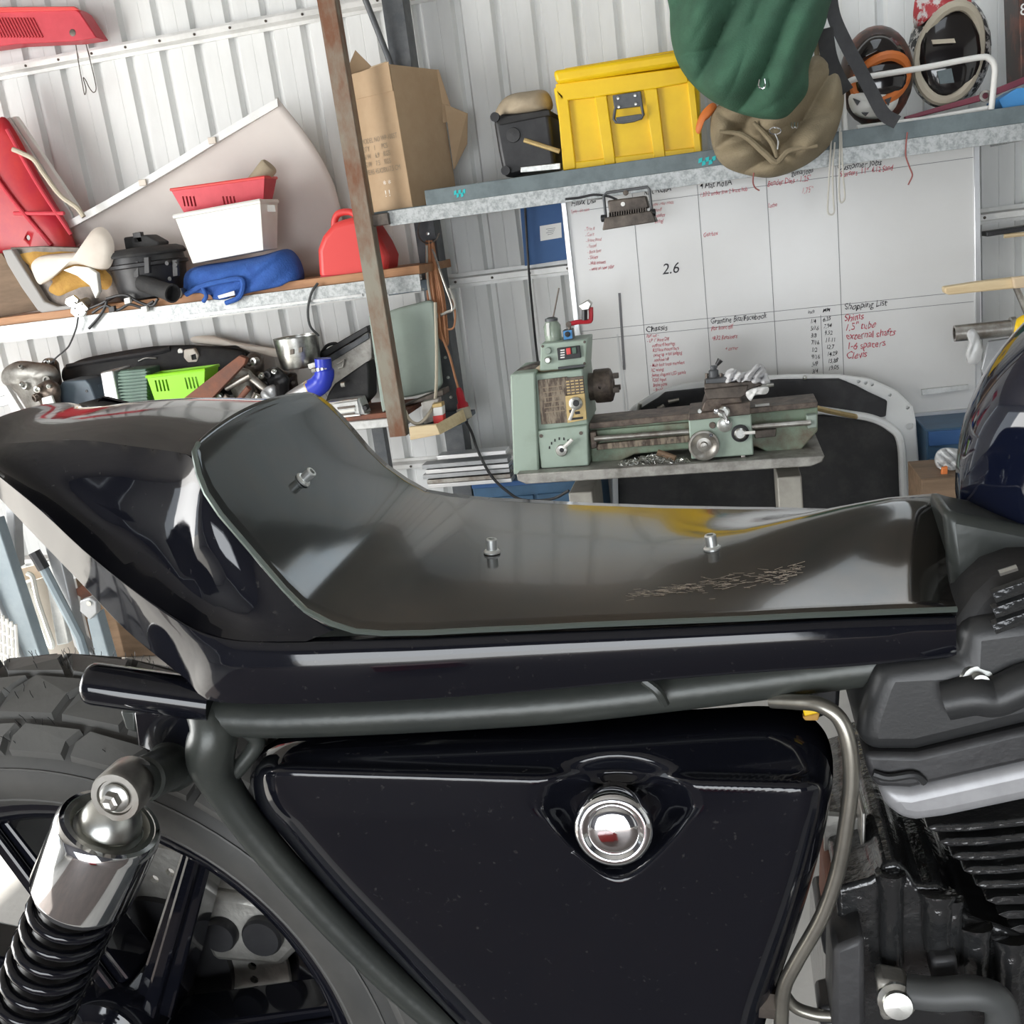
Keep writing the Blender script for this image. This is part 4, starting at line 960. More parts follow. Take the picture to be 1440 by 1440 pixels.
# helmets
def helmet(name, label, c, rx, rz, ry, oc, orx, orz, shell, trim, y):
    t = thing(name, label, 'helmet', P(c[0], c[1]+rz, y)); k = 310.
    o = P(c[0], c[1], y); m = MB(); m.ell(o, rx/k, ry, rz/k, 24, 14); s = m.build('helmet_shell', shell, t, ang=80)
    q = P(oc[0], oc[1], y-ry*.93)
    ring = [q+V((orx/k*cos(a), -.012+.05*cos(a)**2, orz/k*sin(a)))+V((.02*sin(a), 0, 0)) for a in [2*pi*i/32 for i in range(32)]]
    MB().tube(ring, .021, 8, closed=True).build('opening_trim', trim, t)
    m = MB(); m.ell(q+V((0, .012, 0)), orx/k*1.0, .030, orz/k*1.0, 20, 10); m.build('dark_lining', 'visor', t)
    return t, q
h1, q1 = helmet('motorcycle_helmet', 'brown helmet with orange trim and white patterned chin behind the white tube rack', (1232, 108), 45, 60, .14, (1240, 112), 30, 26, 'helmetbrown', 'orange', 4.75)
soft('chin_bar', [(1194, 135), (1215, 128), (1250, 130), (1264, 128), (1260, 150), (1240, 166), (1212, 166), (1197, 155)], 4.64, .05, 'whiteplastic', h1, K=6)
for poly in ([(1200, 138), (1210, 142), (1206, 148)], [(1225, 150), (1238, 146), (1232, 156)], [(1244, 140), (1254, 136), (1250, 148)], [(1212, 158), (1222, 158), (1218, 163)]):
    slab(poly, 4.582, .02).build('black_marking', 'black', h1, smooth=False)
soft('peak', [(1192, 92), (1205, 68), (1225, 50), (1250, 50), (1268, 66), (1272, 82), (1240, 76), (1212, 86)], 4.66, .06, 'visor', h1, K=6)
h2, q2 = helmet('motorcycle_helmet', 'helmet with cream opening trim and black white checks under red stickers', (1334, 74), 50, 68, .16, (1337, 76), 36, 54, 'checker', 'rubbercream', 4.88)
soft('red_sticker_top', [(1286, 40), (1290, -8), (1330, -22), (1362, -10), (1366, 30), (1340, 14), (1310, 22)], 4.80, .06, 'stickerred', h2, K=5)
slab([(1310, 56), (1342, 54), (1344, 60), (1312, 62)], 4.685, .01).build('chin_strap', 'rubbercream', h2, smooth=False)
slab([(1318, 100), (1338, 96), (1342, 116), (1322, 118)], 4.685, .01).build('goggle_lens', 'greysteel', h2, smooth=False)
# white bent tube rack
wr = thing('tube_rack', 'white bent tube rack lying on the shelf in front of the helmets', 'rack', cen([(1192, 180), (1396, 152)], 4.60))
rod(smooth_path([P(1189, 186, 4.585), P(1186, 150, 4.585), P(1186, 128, 4.585), P(1194, 115, 4.585), P(1215, 109, 4.585), P(1300, 95, 4.585), P(1375, 81, 4.585), P(1392, 83, 4.585), P(1399, 96, 4.585), P(1397, 125, 4.585), P(1394, 154, 4.585)], 5), .0115, 10).build('bent_tube', 'whitewire', wr)
rod([P(1205, 180, 4.60), P(1300, 168, 4.62), P(1392, 152, 4.62)], .0115, 10).build('base_tube', 'whitewire', wr)
pn = tag(slab([(1272, 164), (1378, 133), (1440, 108), (1480, 90), (1480, 100), (1440, 118), (1380, 142), (1274, 169)], 4.645, .03).build('thin_board', 'purplered', bevel=.003), 'thin pinkish board lying at a slant behind the white tube rack', 'board')
MB().lathe([(.012, -.01), (.022, -.01), (.022, .01), (.012, .01), (.012, -.01)], P(1385, 135, 4.64), (0, -1, 0), 16).build('steel_eyelet', 'steel', pn)
tag(slab([(1404, 140), (1430, 124), (1500, 118), (1500, 142), (1410, 153)], 4.60, .2).build('paper_pack', 'bluebox', bevel=.004), 'blue and grey packet lying on the shelf at the far right of the helmets', 'packet')
bk = tag(slab([(1432, -20), (1500, -30), (1500, 100), (1436, 112)], 4.66, .22).build('dark_book', 'helmetbrown', bevel=.004), 'dark brown book standing upright on the shelf beyond the checked helmet', 'book')
lettering('8BT', P(1434, 22, 4.657), .06, 'paper', bk, 'spine_print', shear=0)
# ================================================================== LOWER SHELF LOAD
def surf(name, top, bot, mt, parent=None, n=10, t=.01, bow=0., label=None, cat=None):
    """sheet between two 3-D edge lines, bowed towards the room, with thickness"""
    a = smooth_path(top, 6); b = smooth_path(bot, 6); k = len(a); R = []
    b = [b[min(len(b)-1, int(round(i*(len(b)-1)/(k-1))))] for i in range(k)]
    for i in range(k):
        R.append([a[i].lerp(b[i], j/n)+V((0, -bow*sin(pi*j/n), 0)) for j in range(n+1)])
    return MB().grid(R).build(name, mt, parent, ang=60, solid=t, soff=0)
# red slotted grille on the top girt
rg = thing('red_grille', 'red plastic slotted grille panel perched on the top wall batten', 'grille', cen([(0, 62), (130, 52)], 5.08))
slab([(-60, 14), (30, 11), (104, 11), (112, 17), (136, 53), (104, 58), (20, 62), (-60, 74)], 5.02, .11).build('grille_panel', 'redfade', rg, bevel=.006)
slab([(-60, 10), (104, 9), (110, 14), (-60, 19)], 5.01, .03).build('top_lip', 'redplastic', rg, bevel=.003)
for i in range(16):
    u = -22+i*4.4; slab([(u, 25), (u+2, 24.6), (u+16, 52), (u+14, 53)], 5.014, .012).build('slat', 'red', rg)
MB().lathe([(.017, 0), (.012, .002), (0, .001)], P(102, 46, 5.019), (0, -1, 0), 14).build('rust_spot', 'oldsteel', rg)  # brown disc standing for a rust spot on the grille panel
w_ = tag(cable([(106, 58), (110, 85), (116, 118), (119, 133), (121, 125), (117, 110), (120, 112), (126, 124), (132, 130), (135, 122), (128, 90), (120, 58)], 5.127, .0025, 6, 5).build('wire_loop', 'oldsteel'), 'thin wire loop hanging from the top wall batten below the red grille', 'wire')
# red car panel, trims
rp = thing('car_door_skin', 'dark red car body panel leaning at the left end of the lower shelf', 'panel', cen([(0, 350), (110, 345)], 4.9))
skin = surf('panel_skin', quad([(-60, 100), (-10, 165), (12, 170), (60, 255), (112, 345)], 4.86), quad([(-80, 352), (-50, 350), (0, 349), (50, 348), (112, 347)], 4.80), 'red', rp, 8, .012, .02)
stretch(skin, ZLS, .1)
for a, b in (((-30, 215), (72, 345)), ((10, 182), (100, 330)), ((20, 300), (90, 300))): rod(smooth_path([P(a[0], a[1], 4.80), P((a[0]+b[0])/2-4, (a[1]+b[1])/2, 4.79), P(b[0], b[1], 4.79)], 5), .010).build('pressed_ridge', 'redfade', rp)
hb = MB(); hb.depth = .2; hole(hb, P(22, 335, 4.70), (0, 1, 0), .014, 12); cut(skin, hb)
tr = thing('white_trim', 'long white window trim standing diagonally behind the red panel', 'trim strip', cen([(110, 350), (127, 350)], 5.0))
slab([(2, 168), (13, 165), (100, 300), (124, 350), (108, 350), (88, 310)], 4.95, .03).build('outer_strip', 'whitepaint', tr, bevel=.004); stretch(bpy.data.objects['outer_strip'], ZLS, .08)
slab([(15, 165), (22, 163), (108, 290), (132, 338), (126, 350), (102, 300)], 4.96, .03).build('inner_strip', 'whiteplastic', tr, bevel=.004)
ct = tag(cable([(18, 210), (30, 215), (48, 225), (62, 245), (85, 275), (108, 292), (118, 305)], 4.785, .012, 6, 8).build('cream_hose', 'rubbercream'), 'cream bent pipe with an open end lying against the red panel', 'pipe')
# big white sheet leaning over the shelf
wp_ = thing('white_sheet', 'large curved off-white body panel leaning above the tubs with its lip up', 'panel', cen([(130, 440), (480, 400)], 4.95))
topE = [P(82, 319, 4.90), P(150, 282, 4.90), P(235, 232, 4.90), P(310, 186, 4.90), P(391, 138, 4.90)]
botE = [P(150, 426, 5.08), P(240, 414, 5.09), P(330, 404, 5.09), P(420, 393, 5.1), P(492, 386, 5.1)]
a = smooth_path(topE, 8); b = smooth_path(botE, 8); R = []
rightE = smooth_path([P(391, 138, 4.90), P(432, 190, 4.95), P(462, 240, 5.0), P(478, 290, 5.05), P(492, 386, 5.1)], 4)
leftE = smooth_path([P(82, 319, 4.90), P(100, 345, 4.94), P(128, 380, 4.98), P(140, 405, 5.03), P(150, 426, 5.08)], 4)
K2 = len(rightE)-1; N2 = len(a)-1
for i in range(K2+1):
    row = []
    for j in range(N2+1):
        s_, t = j/N2, i/K2
        p = (leftE[i]*(1-s_)+rightE[i]*s_)+(a[j]*(1-t)+b[j]*t)-((a[0]*(1-s_)+a[-1]*s_)*(1-t)+(b[0]*(1-s_)+b[-1]*s_)*t)
        p.y += .035*sin(pi*t)*sin(pi*s_)+.012*sin(3*t+4*s_)
        row.append(p)
    R.append(row)
MB().grid(R).build('curved_skin', 'pinkwhite', wp_, ang=70, solid=.008, soff=0)
m = MB(); L1 = [p+V((0, -.012, 0)) for p in a]; m.grid([[p, p+V((0, -.006, -.038)), p+V((0, .016, -.038)), p+V((0, .02, .004))] for p in L1], True); m.build('folded_lip', 'whitepaint', wp_, ang=40)
for s_ in (.42, .74):
    j = int(s_*N2); MB().box(L1[j]+V((0, -.012, -.02)), (.04, .012, .03)).build('lip_clip', 'offwhite', wp_, bevel=.003)
tag(cable([(492, 392, 4.90), (468, 362, 4.87), (446, 335, 4.85)], 4.9, .004).build('stay_rod', 'oldsteel'), 'thin rod', 'rod') if False else None
# brown board and foam-backed trim
tag(slab([(-70, 368), (2, 356), (40, 410), (58, 436), (0, 446), (-70, 452)], 4.72, .03).build('brown_board', 'brownwood', bevel=.003), 'dark brown board propped at the left end of the lower shelf', 'board')
dt = thing('door_trim', 'grey car door trim with torn yellow foam standing on the lower shelf', 'trim panel', cen([(70, 446), (100, 440)], 4.68))
slab([(2, 352), (16, 350), (62, 424), (80, 431), (104, 428), (98, 444), (70, 448), (52, 436), (30, 405), (10, 372)], 4.63, .05).build('grey_border', 'greyfoam', dt, bevel=.008, seg=3)
slab([(14, 348), (60, 346), (112, 348), (168, 372), (172, 412), (150, 424), (110, 436), (80, 430), (60, 420), (34, 380)], 4.67, .03).build('dark_back', 'oldsteel', dt, bevel=.003)
soft('yellow_foam', [(18, 354), (60, 350), (110, 352), (150, 372), (166, 392), (160, 410), (130, 405), (100, 412), (80, 420), (66, 410), (72, 395), (48, 388), (32, 370)], 4.68, .025, 'foamyellow', dt, K=6, folds=.008, fs=14)
fa = thing('white_fairing', 'broken white plastic fairing piece lying over the yellow foam', 'fairing', cen([(50, 398), (138, 415)], 4.6))
soft('fairing_shell', [(44, 372), (58, 360), (88, 356), (112, 352), (128, 325), (146, 320), (160, 340), (158, 370), (144, 380), (110, 372), (86, 380), (70, 395), (56, 400), (48, 388)], 4.62, .05, 'offwhite', fa, K=8, folds=.006, fs=30)
slab([(88, 380), (104, 374), (124, 376), (136, 384), (139, 410), (134, 420), (126, 402), (108, 388)], 4.58, .03).build('white_bracket', 'whiteplastic', fa, bevel=.004)
# air filter housing
af = thing('air_filter_housing', 'round black plastic air filter housing with a spout on the lower shelf', 'air filter', V((P(215, 410, 4.78).x, 4.78, ZLS)))
o = V((P(214, 400, 4.78).x, 4.78, ZLS)); r0 = (P(264, 360, 4.78)-P(164, 360, 4.78)).length/2; Hh = P(214, 345, 4.62).z-ZLS
MB().lathe([(r0*.80, 0), (r0*.86, .01), (r0*.93, Hh*.55), (r0*.95, Hh*.62), (r0*1.02, Hh*.64), (r0*1.02, Hh*.70), (r0*.95, Hh*.72), (r0*.93, Hh*.86)], o, (0, 0, 1), 40).build('filter_drum', 'black', af, ang=35)
MB().lathe([(r0*1.0, Hh*.84), (r0*1.02, Hh*.88), (r0*.96, Hh*.95), (r0*.80, Hh), (r0*.74, Hh), (r0*.70, Hh*.96), (r0*.5, Hh*.98), (r0*.45, Hh*1.02), (0, Hh*1.02)], o, (0, 0, 1), 40).build('filter_lid', 'blackmatt', af, ang=35)
slab([(173, 334), (206, 330), (224, 340), (222, 352), (176, 352)], 4.70, .10).build('intake_box', 'blackmatt', af, bevel=.008)
slab([(186, 328), (197, 326), (200, 340), (189, 342)], 4.70, .03).build('intake_tab', 'black', af, bevel=.002)
pA, pB = P(200, 398, 4.62), P(243, 413, 4.52); d = (pB-pA).normalized(); L_ = (pB-pA).length
MB().lathe([(.040, 0), (.040, L_-.02), (.044, L_-.018), (.044, L_), (.036, L_), (.034, L_-.05), (0, L_-.05)], pA, d, 20).build('outlet_spout', 'blackmatt', af, ang=35)
for u, v in ((190, 382), (245, 380), (205, 376)): slab([(u-3, v-14), (u+4, v-15), (u+5, v+8), (u-2, v+9)], 4.605, .02).build('spring_clip', 'enginegrey', af, bevel=.002)
for u, v in ((236, 370), (248, 372), (240, 392)): MB().lathe([(.012, 0), (.01, .01), (0, .01)], P(u, v, 4.6), (0, -1, 0), 10).build('bolt_boss', 'black', af)
# carburettor bits
cb = thing('carburettor', 'small metal carburettor with square flange on the shelf edge', 'carburettor', cen([(100, 444), (120, 446)], 4.58))
slab([(92, 420), (103, 415), (110, 421), (108, 430), (98, 432), (91, 427)], 4.58, .015).build('upper_flange', 'zinc', cb, bevel=.002)
slab([(100, 430), (115, 424), (124, 434), (118, 444), (107, 447), (99, 440)], 4.57, .015).build('square_flange', 'zinc', cb, bevel=.002)
MB().lathe([(.022, -.01), (.022, .06), (.015, .07)], P(108, 430, 4.59), (.5, .8, .2), 14).build('throttle_body', 'alum_cast', cb)
hb = MB(); hb.depth = .03
for u, v in ((104, 434), (114, 428), (119, 438), (109, 443)): hole(hb, P(u, v, 4.56), (0, 1, 0), .005, 8)
cut(bpy.data.objects['square_flange'], hb)
cable([(110, 446, 4.57), (107, 462, 4.57), (100, 480, 4.58), (94, 490, 4.6), (80, 502, 4.62), (72, 510, 4.65)], 4.6, .004).build('throttle_cable', 'enginegrey', cb)
wl = thing('wiring_loom', 'tangle of black wiring and clips lying on the shelf edge under the filter housing', 'wiring', cen([(130, 440), (200, 430)], 4.6))
for pth in ([(120, 436), (140, 428), (150, 424), (142, 442), (125, 462)], [(130, 440), (148, 430), (165, 436), (182, 428), (200, 432), (216, 424)], [(150, 420), (175, 415), (196, 425), (214, 430), (222, 420)]):
    cable(pth, 4.585, .007).build('wire_bundle', 'black', wl)
for u, v in ((152, 432), (174, 420), (198, 432)): slab([(u, v), (u+8, v-2), (u+9, v+6), (u+1, v+8)], 4.57, .02).build('connector', 'whiteplastic' if u != 152 else 'enginegrey', wl, bevel=.002)
tag(slab([(246, 410), (253, 405), (257, 414), (253, 420), (247, 419)], 4.61, .05).build('chain_link', 'steel', bevel=.004), 'small steel fitting beside the blue folded cloth', 'fitting')

# blue cloth, tub, basket, tube
bc = thing('folded_cloth', 'rolled blue denim cloth carrying the white tub on the shelf', 'cloth', cen([(290, 432), (420, 405)], 4.7))
roll = soft('cloth_roll', [(258, 402), (261, 384), (280, 374), (330, 366), (372, 358), (404, 350), (420, 362), (428, 385), (424, 402), (400, 410), (350, 420), (322, 428), (296, 433), (274, 428), (260, 415)], 4.72, .15, 'denim', bc, K=14, folds=.012, fs=16, seed=3, flat=1.6, back=.8)
rest(roll, ZLS+.001, 4.598)
rod(smooth_path([P(262, 414, 4.60), P(285, 402, 4.565), P(315, 395, 4.56), P(338, 392, 4.56), P(342, 402, 4.56), P(336, 418, 4.57), P(318, 426, 4.59)], 5), .012).build('cloth_hem', 'denim', bc)
rod(smooth_path([P(285, 404, 4.565), P(290, 416, 4.57), P(286, 424, 4.58)], 4), .010).build('cloth_hem', 'denim', bc)
slab([(306, 416), (329, 409), (330, 415), (308, 420)], 4.555, .008).build('care_label', 'paper', bc, smooth=False)
tb = thing('white_tub', 'white plastic tub with rim standing on the blue cloth', 'tub', cen([(268, 372), (398, 348)], 4.72))
def tapered(px_top, px_bot, y, dep, nm, mt, par, open_=True, t=.006, tap=.02):
    a, b = P(*px_top[0], y), P(*px_top[1], y); c, d = P(*px_bot[1], y), P(*px_bot[0], y)
    T_ = [a, b, b+V((0, dep, 0)), a+V((0, dep, 0))]; Bt = [d+V((0, tap, 0)), c+V((0, tap, 0)), c+V((0, dep-tap, 0)), d+V((0, dep-tap, 0))]
    m = MB()
    if open_:
        cc = sum(T_, V())/4; Ti = [p+(cc-p).normalized()*t*1.6 for p in T_]; cb_ = sum(Bt, V())/4; Bi = [p+(cb_-p).normalized()*t*1.6+V((0, 0, t)) for p in Bt]
        m.add(T_+Bt+Ti+Bi, [(i, (i+1) % 4, 4+(i+1) % 4, 4+i) for i in range(4)]+[(4, 5, 6, 7)]+[(i, 8+i, 8+(i+1) % 4, (i+1) % 4) for i in range(4)]+[(8+i, 12+i, 12+(i+1) % 4, 8+(i+1) % 4) for i in range(4)]+[(12, 13, 14, 15)])
    else: m.add(T_+Bt, [(i, (i+1) % 4, 4+(i+1) % 4, 4+i) for i in range(4)]+[(4, 5, 6, 7), (3, 2, 1, 0)])
    return m.build(nm, mt, par, bevel=.005), T_
_, T_ = tapered(((246, 306), (366, 284)), ((268, 371), (368, 352)), 4.62, .20, 'tub_body', 'whiteplastic', tb)
m = MB(); q = [p+V((0, -.004, .004)) for p in T_]; m.tube([q[0], q[1], q[2], q[3]], .011, 6, closed=True); m.build('tub_rim', 'whiteplastic', tb)
slab([(372, 288), (386, 288), (388, 298), (374, 298)], 4.70, .02).build('rim_tab', 'whiteplastic', tb, bevel=.002)
rb = thing('red_basket', 'red plastic basket with slotted sides sitting in the white tub', 'basket', cen([(250, 292), (380, 280)], 4.72))
bk_, T2 = tapered(((240, 267), (372, 249)), ((256, 300), (368, 282)), 4.66, .14, 'basket_body', 'redfade', rb, True)
m = MB(); m.tube([p for p in T2], .007, 6, closed=True); m.build('basket_rim', 'redplastic', rb)
hb = MB()
for u in (252, 257, 262, 267, 308, 313, 318, 323): hb.prism(quad([(u, 276), (u+2.4, 275.6), (u+4.4, 290), (u+2, 290)], 4.64), (0, .06, 0))
cut(bk_, hb)
pA, pB = P(352, 268, 4.74), P(378, 234, 4.74); MB().lathe([(.042, 0), (.042, (pB-pA).length), (.036, (pB-pA).length+.008), (0, (pB-pA).length+.008)], pA, (pB-pA), 18).build('cardboard_tube', 'tanfabric', None, ang=40)
tag(bpy.data.objects['cardboard_tube'], 'short tan tube poking out of the red basket', 'tube')
# jerry can
jc = thing('fuel_can', 'red plastic fuel can with moulded handle standing behind the rusty post', 'fuel can', cen([(452, 398), (542, 388)], 4.72))
slab([(445, 351), (452, 332), (467, 314), (480, 309), (500, 304), (518, 312), (536, 340), (545, 360), (543, 386), (517, 394), (478, 398), (453, 399), (447, 386)], 4.64, .20).build('can_body', 'redplastic', jc, bevel=.03, seg=4)
rod(smooth_path([P(470, 325, 4.70), P(471, 309, 4.70), P(477, 300, 4.70), P(492, 298, 4.70), P(502, 304, 4.70)], 5), .016, 10).build('can_handle', 'redplastic', jc)
slab([(449, 388), (516, 384), (516, 394), (453, 399)], 4.632, .02).build('base_band', 'redfade', jc, bevel=.006)
tag(cable([(447, 398, 4.60), (438, 412, 4.585), (433, 435, 4.585), (436, 458, 4.6), (448, 472, 4.65)], 4.59, .006).build('drain_hose', 'hosegrey'), 'thin grey hose hanging from the lower shelf onto the metal pot', 'hose')
tag(slab([(545, 402), (600, 392), (602, 408), (546, 416)], 4.86, .04).build('slate_box', 'slate', bevel=.004), 'slate blue box lying on the shelf behind the fuel can', 'box')
tag(cable([(545, 376), (560, 384), (575, 380), (590, 384), (603, 380)], 4.80, .007).build('bent_lever', 'oldsteel'), 'bent rusty lever lying on the shelf end near the column', 'lever')

# ================================================================== ORANGE LEAD ON THE COLUMN
ol = thing('extension_lead', 'coiled orange extension lead hanging on a wire hook from the steel column', 'cord', P(612, 560, 4.85))
for i in range(9):
    du = -10+i*2.8; k = 1 if i % 2 else -1
    cable([(604+du*.4, 338+i % 3), (607+du*.7, 380), (612+du, 420), (617+du*1.0, 450+i*3), (620+du*.7, 470+i*2)], 4.88-.006*(i % 4), .0065, 5, 6).build('lead_loop', 'cordorange', ol)
cable([(617, 440), (621, 470), (632, 500), (640, 530), (645, 548)], 4.85, .006).build('lead_tail', 'cordorange', ol)
MB().lathe([(.012, 0), (.018, .02), (.020, .07), (.028, .08), (.030, .13), (0, .13)], P(645, 546, 4.84), P(653, 580, 4.80)-P(645, 546, 4.84), 14).build('red_socket', 'red', ol, ang=40)
MB().lathe([(.034, 0), (.034, .05), (.028, .055), (0, .055)], P(651, 574, 4.80), P(656, 592, 4.79)-P(651, 574, 4.80), 16).build('white_plug', 'rubbercream', ol, ang=40)
cable([(592, 308), (588, 322), (590, 335), (600, 342), (612, 338), (618, 328)], 4.86, .004).build('wire_hook', 'oldsteel', ol)
for pth in ([(600, 345), (602, 400), (612, 440), (630, 438), (640, 430), (632, 405)], [(608, 350), (622, 390), (636, 432), (628, 440), (610, 448)]): cable(pth, 4.86, .006).build('grey_lead', 'rope' if pth[0][0] == 600 else 'steel', ol)
cable([(620, 450), (628, 462), (638, 460), (640, 440), (636, 420)], 4.87, .005).build('lead_loop', 'cordorange', ol)
tag(cable([(655, 592, 4.78), (664, 610, 4.70), (672, 634, 4.635), (690, 668, 4.63), (712, 690, 4.62), (735, 703, 4.60), (775, 702, 4.58), (800, 690, 4.56)], 4.7, .007).build('power_cable', 'black'), 'black cable looping from the white plug to the lathe stand', 'cable')

# ================================================================== BENCH LOAD
# sage panels (old cabinet door and shell)
sg = thing('sage_cabinet', 'sage green sheet metal cabinet door standing open at the bench end', 'cabinet door', cen([(560, 562), (620, 545)], 4.8))
slab([(545, 438), (560, 433), (603, 422), (610, 425), (622, 540), (616, 549), (580, 558), (565, 560), (552, 500)], 4.82, .03).build('door_sheet', 'sage', sg, bevel=.012, seg=3)
slab([(518, 444), (526, 442), (546, 565), (545, 576), (538, 582), (536, 572)], 4.62, .10).build('side_return', 'sage', sg, bevel=.006); rest(bpy.data.objects['side_return'], ZBN, 4.0)
MB().lathe([(.010, 0), (.008, .008), (0, .01)], P(542, 537, 4.615), (0, -1, 0), 10).build('rivet', 'zinc', sg)
rest(slab([(562, 572), (622, 548), (624, 556), (566, 582)], 4.73, .12).build('bottom_rail', 'oldsteel', sg, bevel=.003), ZBN, 4.0)
tag(cable([(612, 425, 4.74), (614, 500, 4.72), (612, 560, 4.68), (602, 584, 4.58), (588, 596, 4.56), (576, 590, 4.56), (570, 578, 4.58)], 4.7, .008).build('beige_hose', 'rubbercream'), 'beige hose looping down in front of the sage cabinet door', 'hose')
rj = thing('red_jar', 'small red topped jar with pale label standing on the bench end', 'jar', cen([(609, 596), (624, 594)], 4.60))
slab([(608, 585), (623, 583), (624, 596), (610, 598)], 4.60, .05).build('red_base', 'redplastic', rj, bevel=.004)
slab([(609, 573), (622, 571), (623, 584), (609, 586)], 4.60, .05).build('pale_label', 'paper', rj, bevel=.004)
slab([(607, 569), (621, 566), (622, 572), (608, 574)], 4.598, .05).build('lid', 'brass', rj, bevel=.003)
tag(slab([(592, 566), (616, 560), (620, 591), (596, 597)], 4.66, .06).build('steel_carton', 'steel', bevel=.003), 'grey metal housing behind the red topped jar', 'housing')
# stereo-like silver unit
st = thing('silver_unit', 'silver car radio unit with chrome frame lying on the bench', 'radio', cen([(470, 590), (520, 582)], 4.66))
slab([(455, 566), (505, 560), (514, 584), (475, 590), (460, 578)], 4.612, .09).build('unit_body', 'galv2', st, bevel=.004); rest(bpy.data.objects['unit_body'], ZBN, 4.0)
rod([P(458, 568, 4.606), P(503, 562, 4.606), P(506, 583, 4.606), P(478, 586, 4.606)], .008).build('chrome_frame', 'chrome', st)
for k in range(3): slab([(474, 573+k*5), (498, 570+k*5), (499, 573+k*5), (475, 576+k*5)], 4.606, .01).build('control_strip', 'oldsteel' if k != 1 else 'whiteplastic', st)
for u, v in ((516, 572), (518, 583)): MB().lathe([(.014, 0), (.014, .03), (.010, .034), (0, .034)], P(u, v, 4.645), (0, -1, 0), 12).build('control_knob', 'black' if v < 580 else 'zinc', st)
# long dark metal extrusions rising to the right
lg = thing('machine_rail', 'long dark aluminium machine rail lying on a slant over the bench clutter', 'rail', cen([(440, 540), (520, 500)], 4.75))
slab([(440, 522), (516, 466), (522, 472), (524, 504), (476, 542), (462, 548)], 4.96, .06).build('rail_body', 'alum_cast', lg, bevel=.006); stretch(bpy.data.objects['rail_body'], ZBN, .1)
slab([(436, 504), (516, 458), (518, 466), (442, 512)], 4.945, .07).build('rail_top', 'black', lg, bevel=.004)
slab([(442, 513), (518, 468), (519, 476), (446, 521)], 4.95, .06).build('rail_groove', 'darksteel', lg, bevel=.002)
rod([P(474, 512, 4.952), P(484, 506, 4.952), P(482, 516, 4.952), P(476, 518, 4.952)], .005).build('steel_bracket', 'whitewire', lg)
rod(smooth_path([P(452, 496, 4.955), P(460, 486, 4.955), P(472, 483, 4.955), P(480, 489, 4.955)], 4), .008).build('carry_handle', 'black', lg)
tag(stretch(slab([(470, 540), (516, 508), (519, 520), (520, 558), (500, 568), (455, 566), (462, 552)], 4.72, .12).build('dark_block', 'blackmatt', bevel=.01), ZBN), 'matt black block behind the silver radio unit', 'crate')  # matt black block filling the gap behind the radio unit
# pot
pt = thing('metal_pot', 'dented open metal pot standing on the bench clutter', 'pot', V((P(424, 512, 4.86).x, 4.86, P(424, 515, 4.86).z)))
o = V((P(424, 518, 4.86).x, 4.86, P(424, 516, 4.86).z)); r0 = (P(453, 478, 4.86)-P(393, 478, 4.86)).length/2; Hh = P(424, 472, 4.86).z-o.z
MB().lathe([(0, 0), (r0*.82, 0), (r0*.88, .01), (r0*.95, Hh*.5), (r0, Hh), (r0*1.02, Hh), (r0*.97, Hh-.005), (r0*.92, Hh*.5), (r0*.82, .02), (0, .02)], o, (0, 0, 1), 32).build('pot_body', 'zinc', pt, ang=35)
for u, v in ((410, 495), (422, 492)): slab([(u-2, v-3), (u+3, v-4), (u+3, v+3), (u-2, v+4)], 4.86-r0-.003, .01).build('stamped_mark', 'oldsteel', pt)
slab([(432, 512), (446, 508), (444, 520), (434, 520)], 4.75, .04).build('pot_foot', 'zinc', pt, bevel=.004)
# intercooler pipe with blue hose
ip = thing('intercooler_pipe', 'bright aluminium pipe lying in front of the bench clutter', 'pipe', cen([(400, 562), (450, 545)], 4.65))
pa, pb, pc = P(386, 582, 4.65), P(440, 545, 4.65), P(456, 530, 4.65)
rod(smooth_path([pa, P(415, 560, 4.65), pb], 4), .044, 18).build('pipe_tube', 'alu', ip)
MB().lathe([(.047, 0), (.047, .02)], P(436, 548, 4.65), (pb-pa), 18).build('band_clamp', 'brass', ip)
bh = thing('silicone_hose', 'bright blue silicone elbow hose clamped to the aluminium pipe', 'hose', P(455, 545, 4.65))
rod(smooth_path([P(438, 548, 4.65), P(450, 540, 4.65), P(456, 528, 4.65), P(455, 516, 4.65), P(454, 504, 4.65)], 5), [.050]*8+[.047]*6+[.040]*7, 20).build('hose_elbow', 'bluehose', bh)
MB().lathe([(.0425, 0), (.0425, .024)], P(455, 523, 4.65), (0, 0, 1), 20).build('hose_clamp', 'chrome', bh)
for u, v in ((439, 521), (480, 541)): MB().lathe([(.012, 0), (.012, .02), (0, .02)], P(u, v, 4.62), (1, 0, 0), 8).build('clamp_screw', 'zinc', bh)
# heat sink, basket, box, bumper
bm_ = thing('car_bumper', 'long black plastic car bumper lying along the back of the bench', 'bumper', cen([(95, 520), (310, 500)], 4.95))
surf('bumper_skin', quad([(92, 520), (120, 506), (165, 497), (215, 489), (265, 487), (310, 490), (345, 497)], 5.02), quad([(92, 535), (130, 545), (170, 540), (215, 536), (265, 530), (310, 524), (345, 520)], 4.98), 'blackmatt', bm_, 8, .03, .02); stretch(bpy.data.objects['bumper_skin'], ZBN, .12)
rod(smooth_path([P(95, 516, 5.0), P(150, 506, 4.99), P(215, 496, 4.985), P(240, 491, 5.0)], 5), .016).build('bumper_ridge', 'black', bm_)
slab([(258, 492), (272, 490), (279, 500), (277, 512), (266, 513), (258, 503)], 4.965, .03).build('white_tow_cover', 'offwhite', bm_, bevel=.006)
cut(bpy.data.objects['white_tow_cover'], MB().prism(quad([(266, 500), (273, 498), (275, 506), (268, 507)], 4.95), (0, .038, 0)))
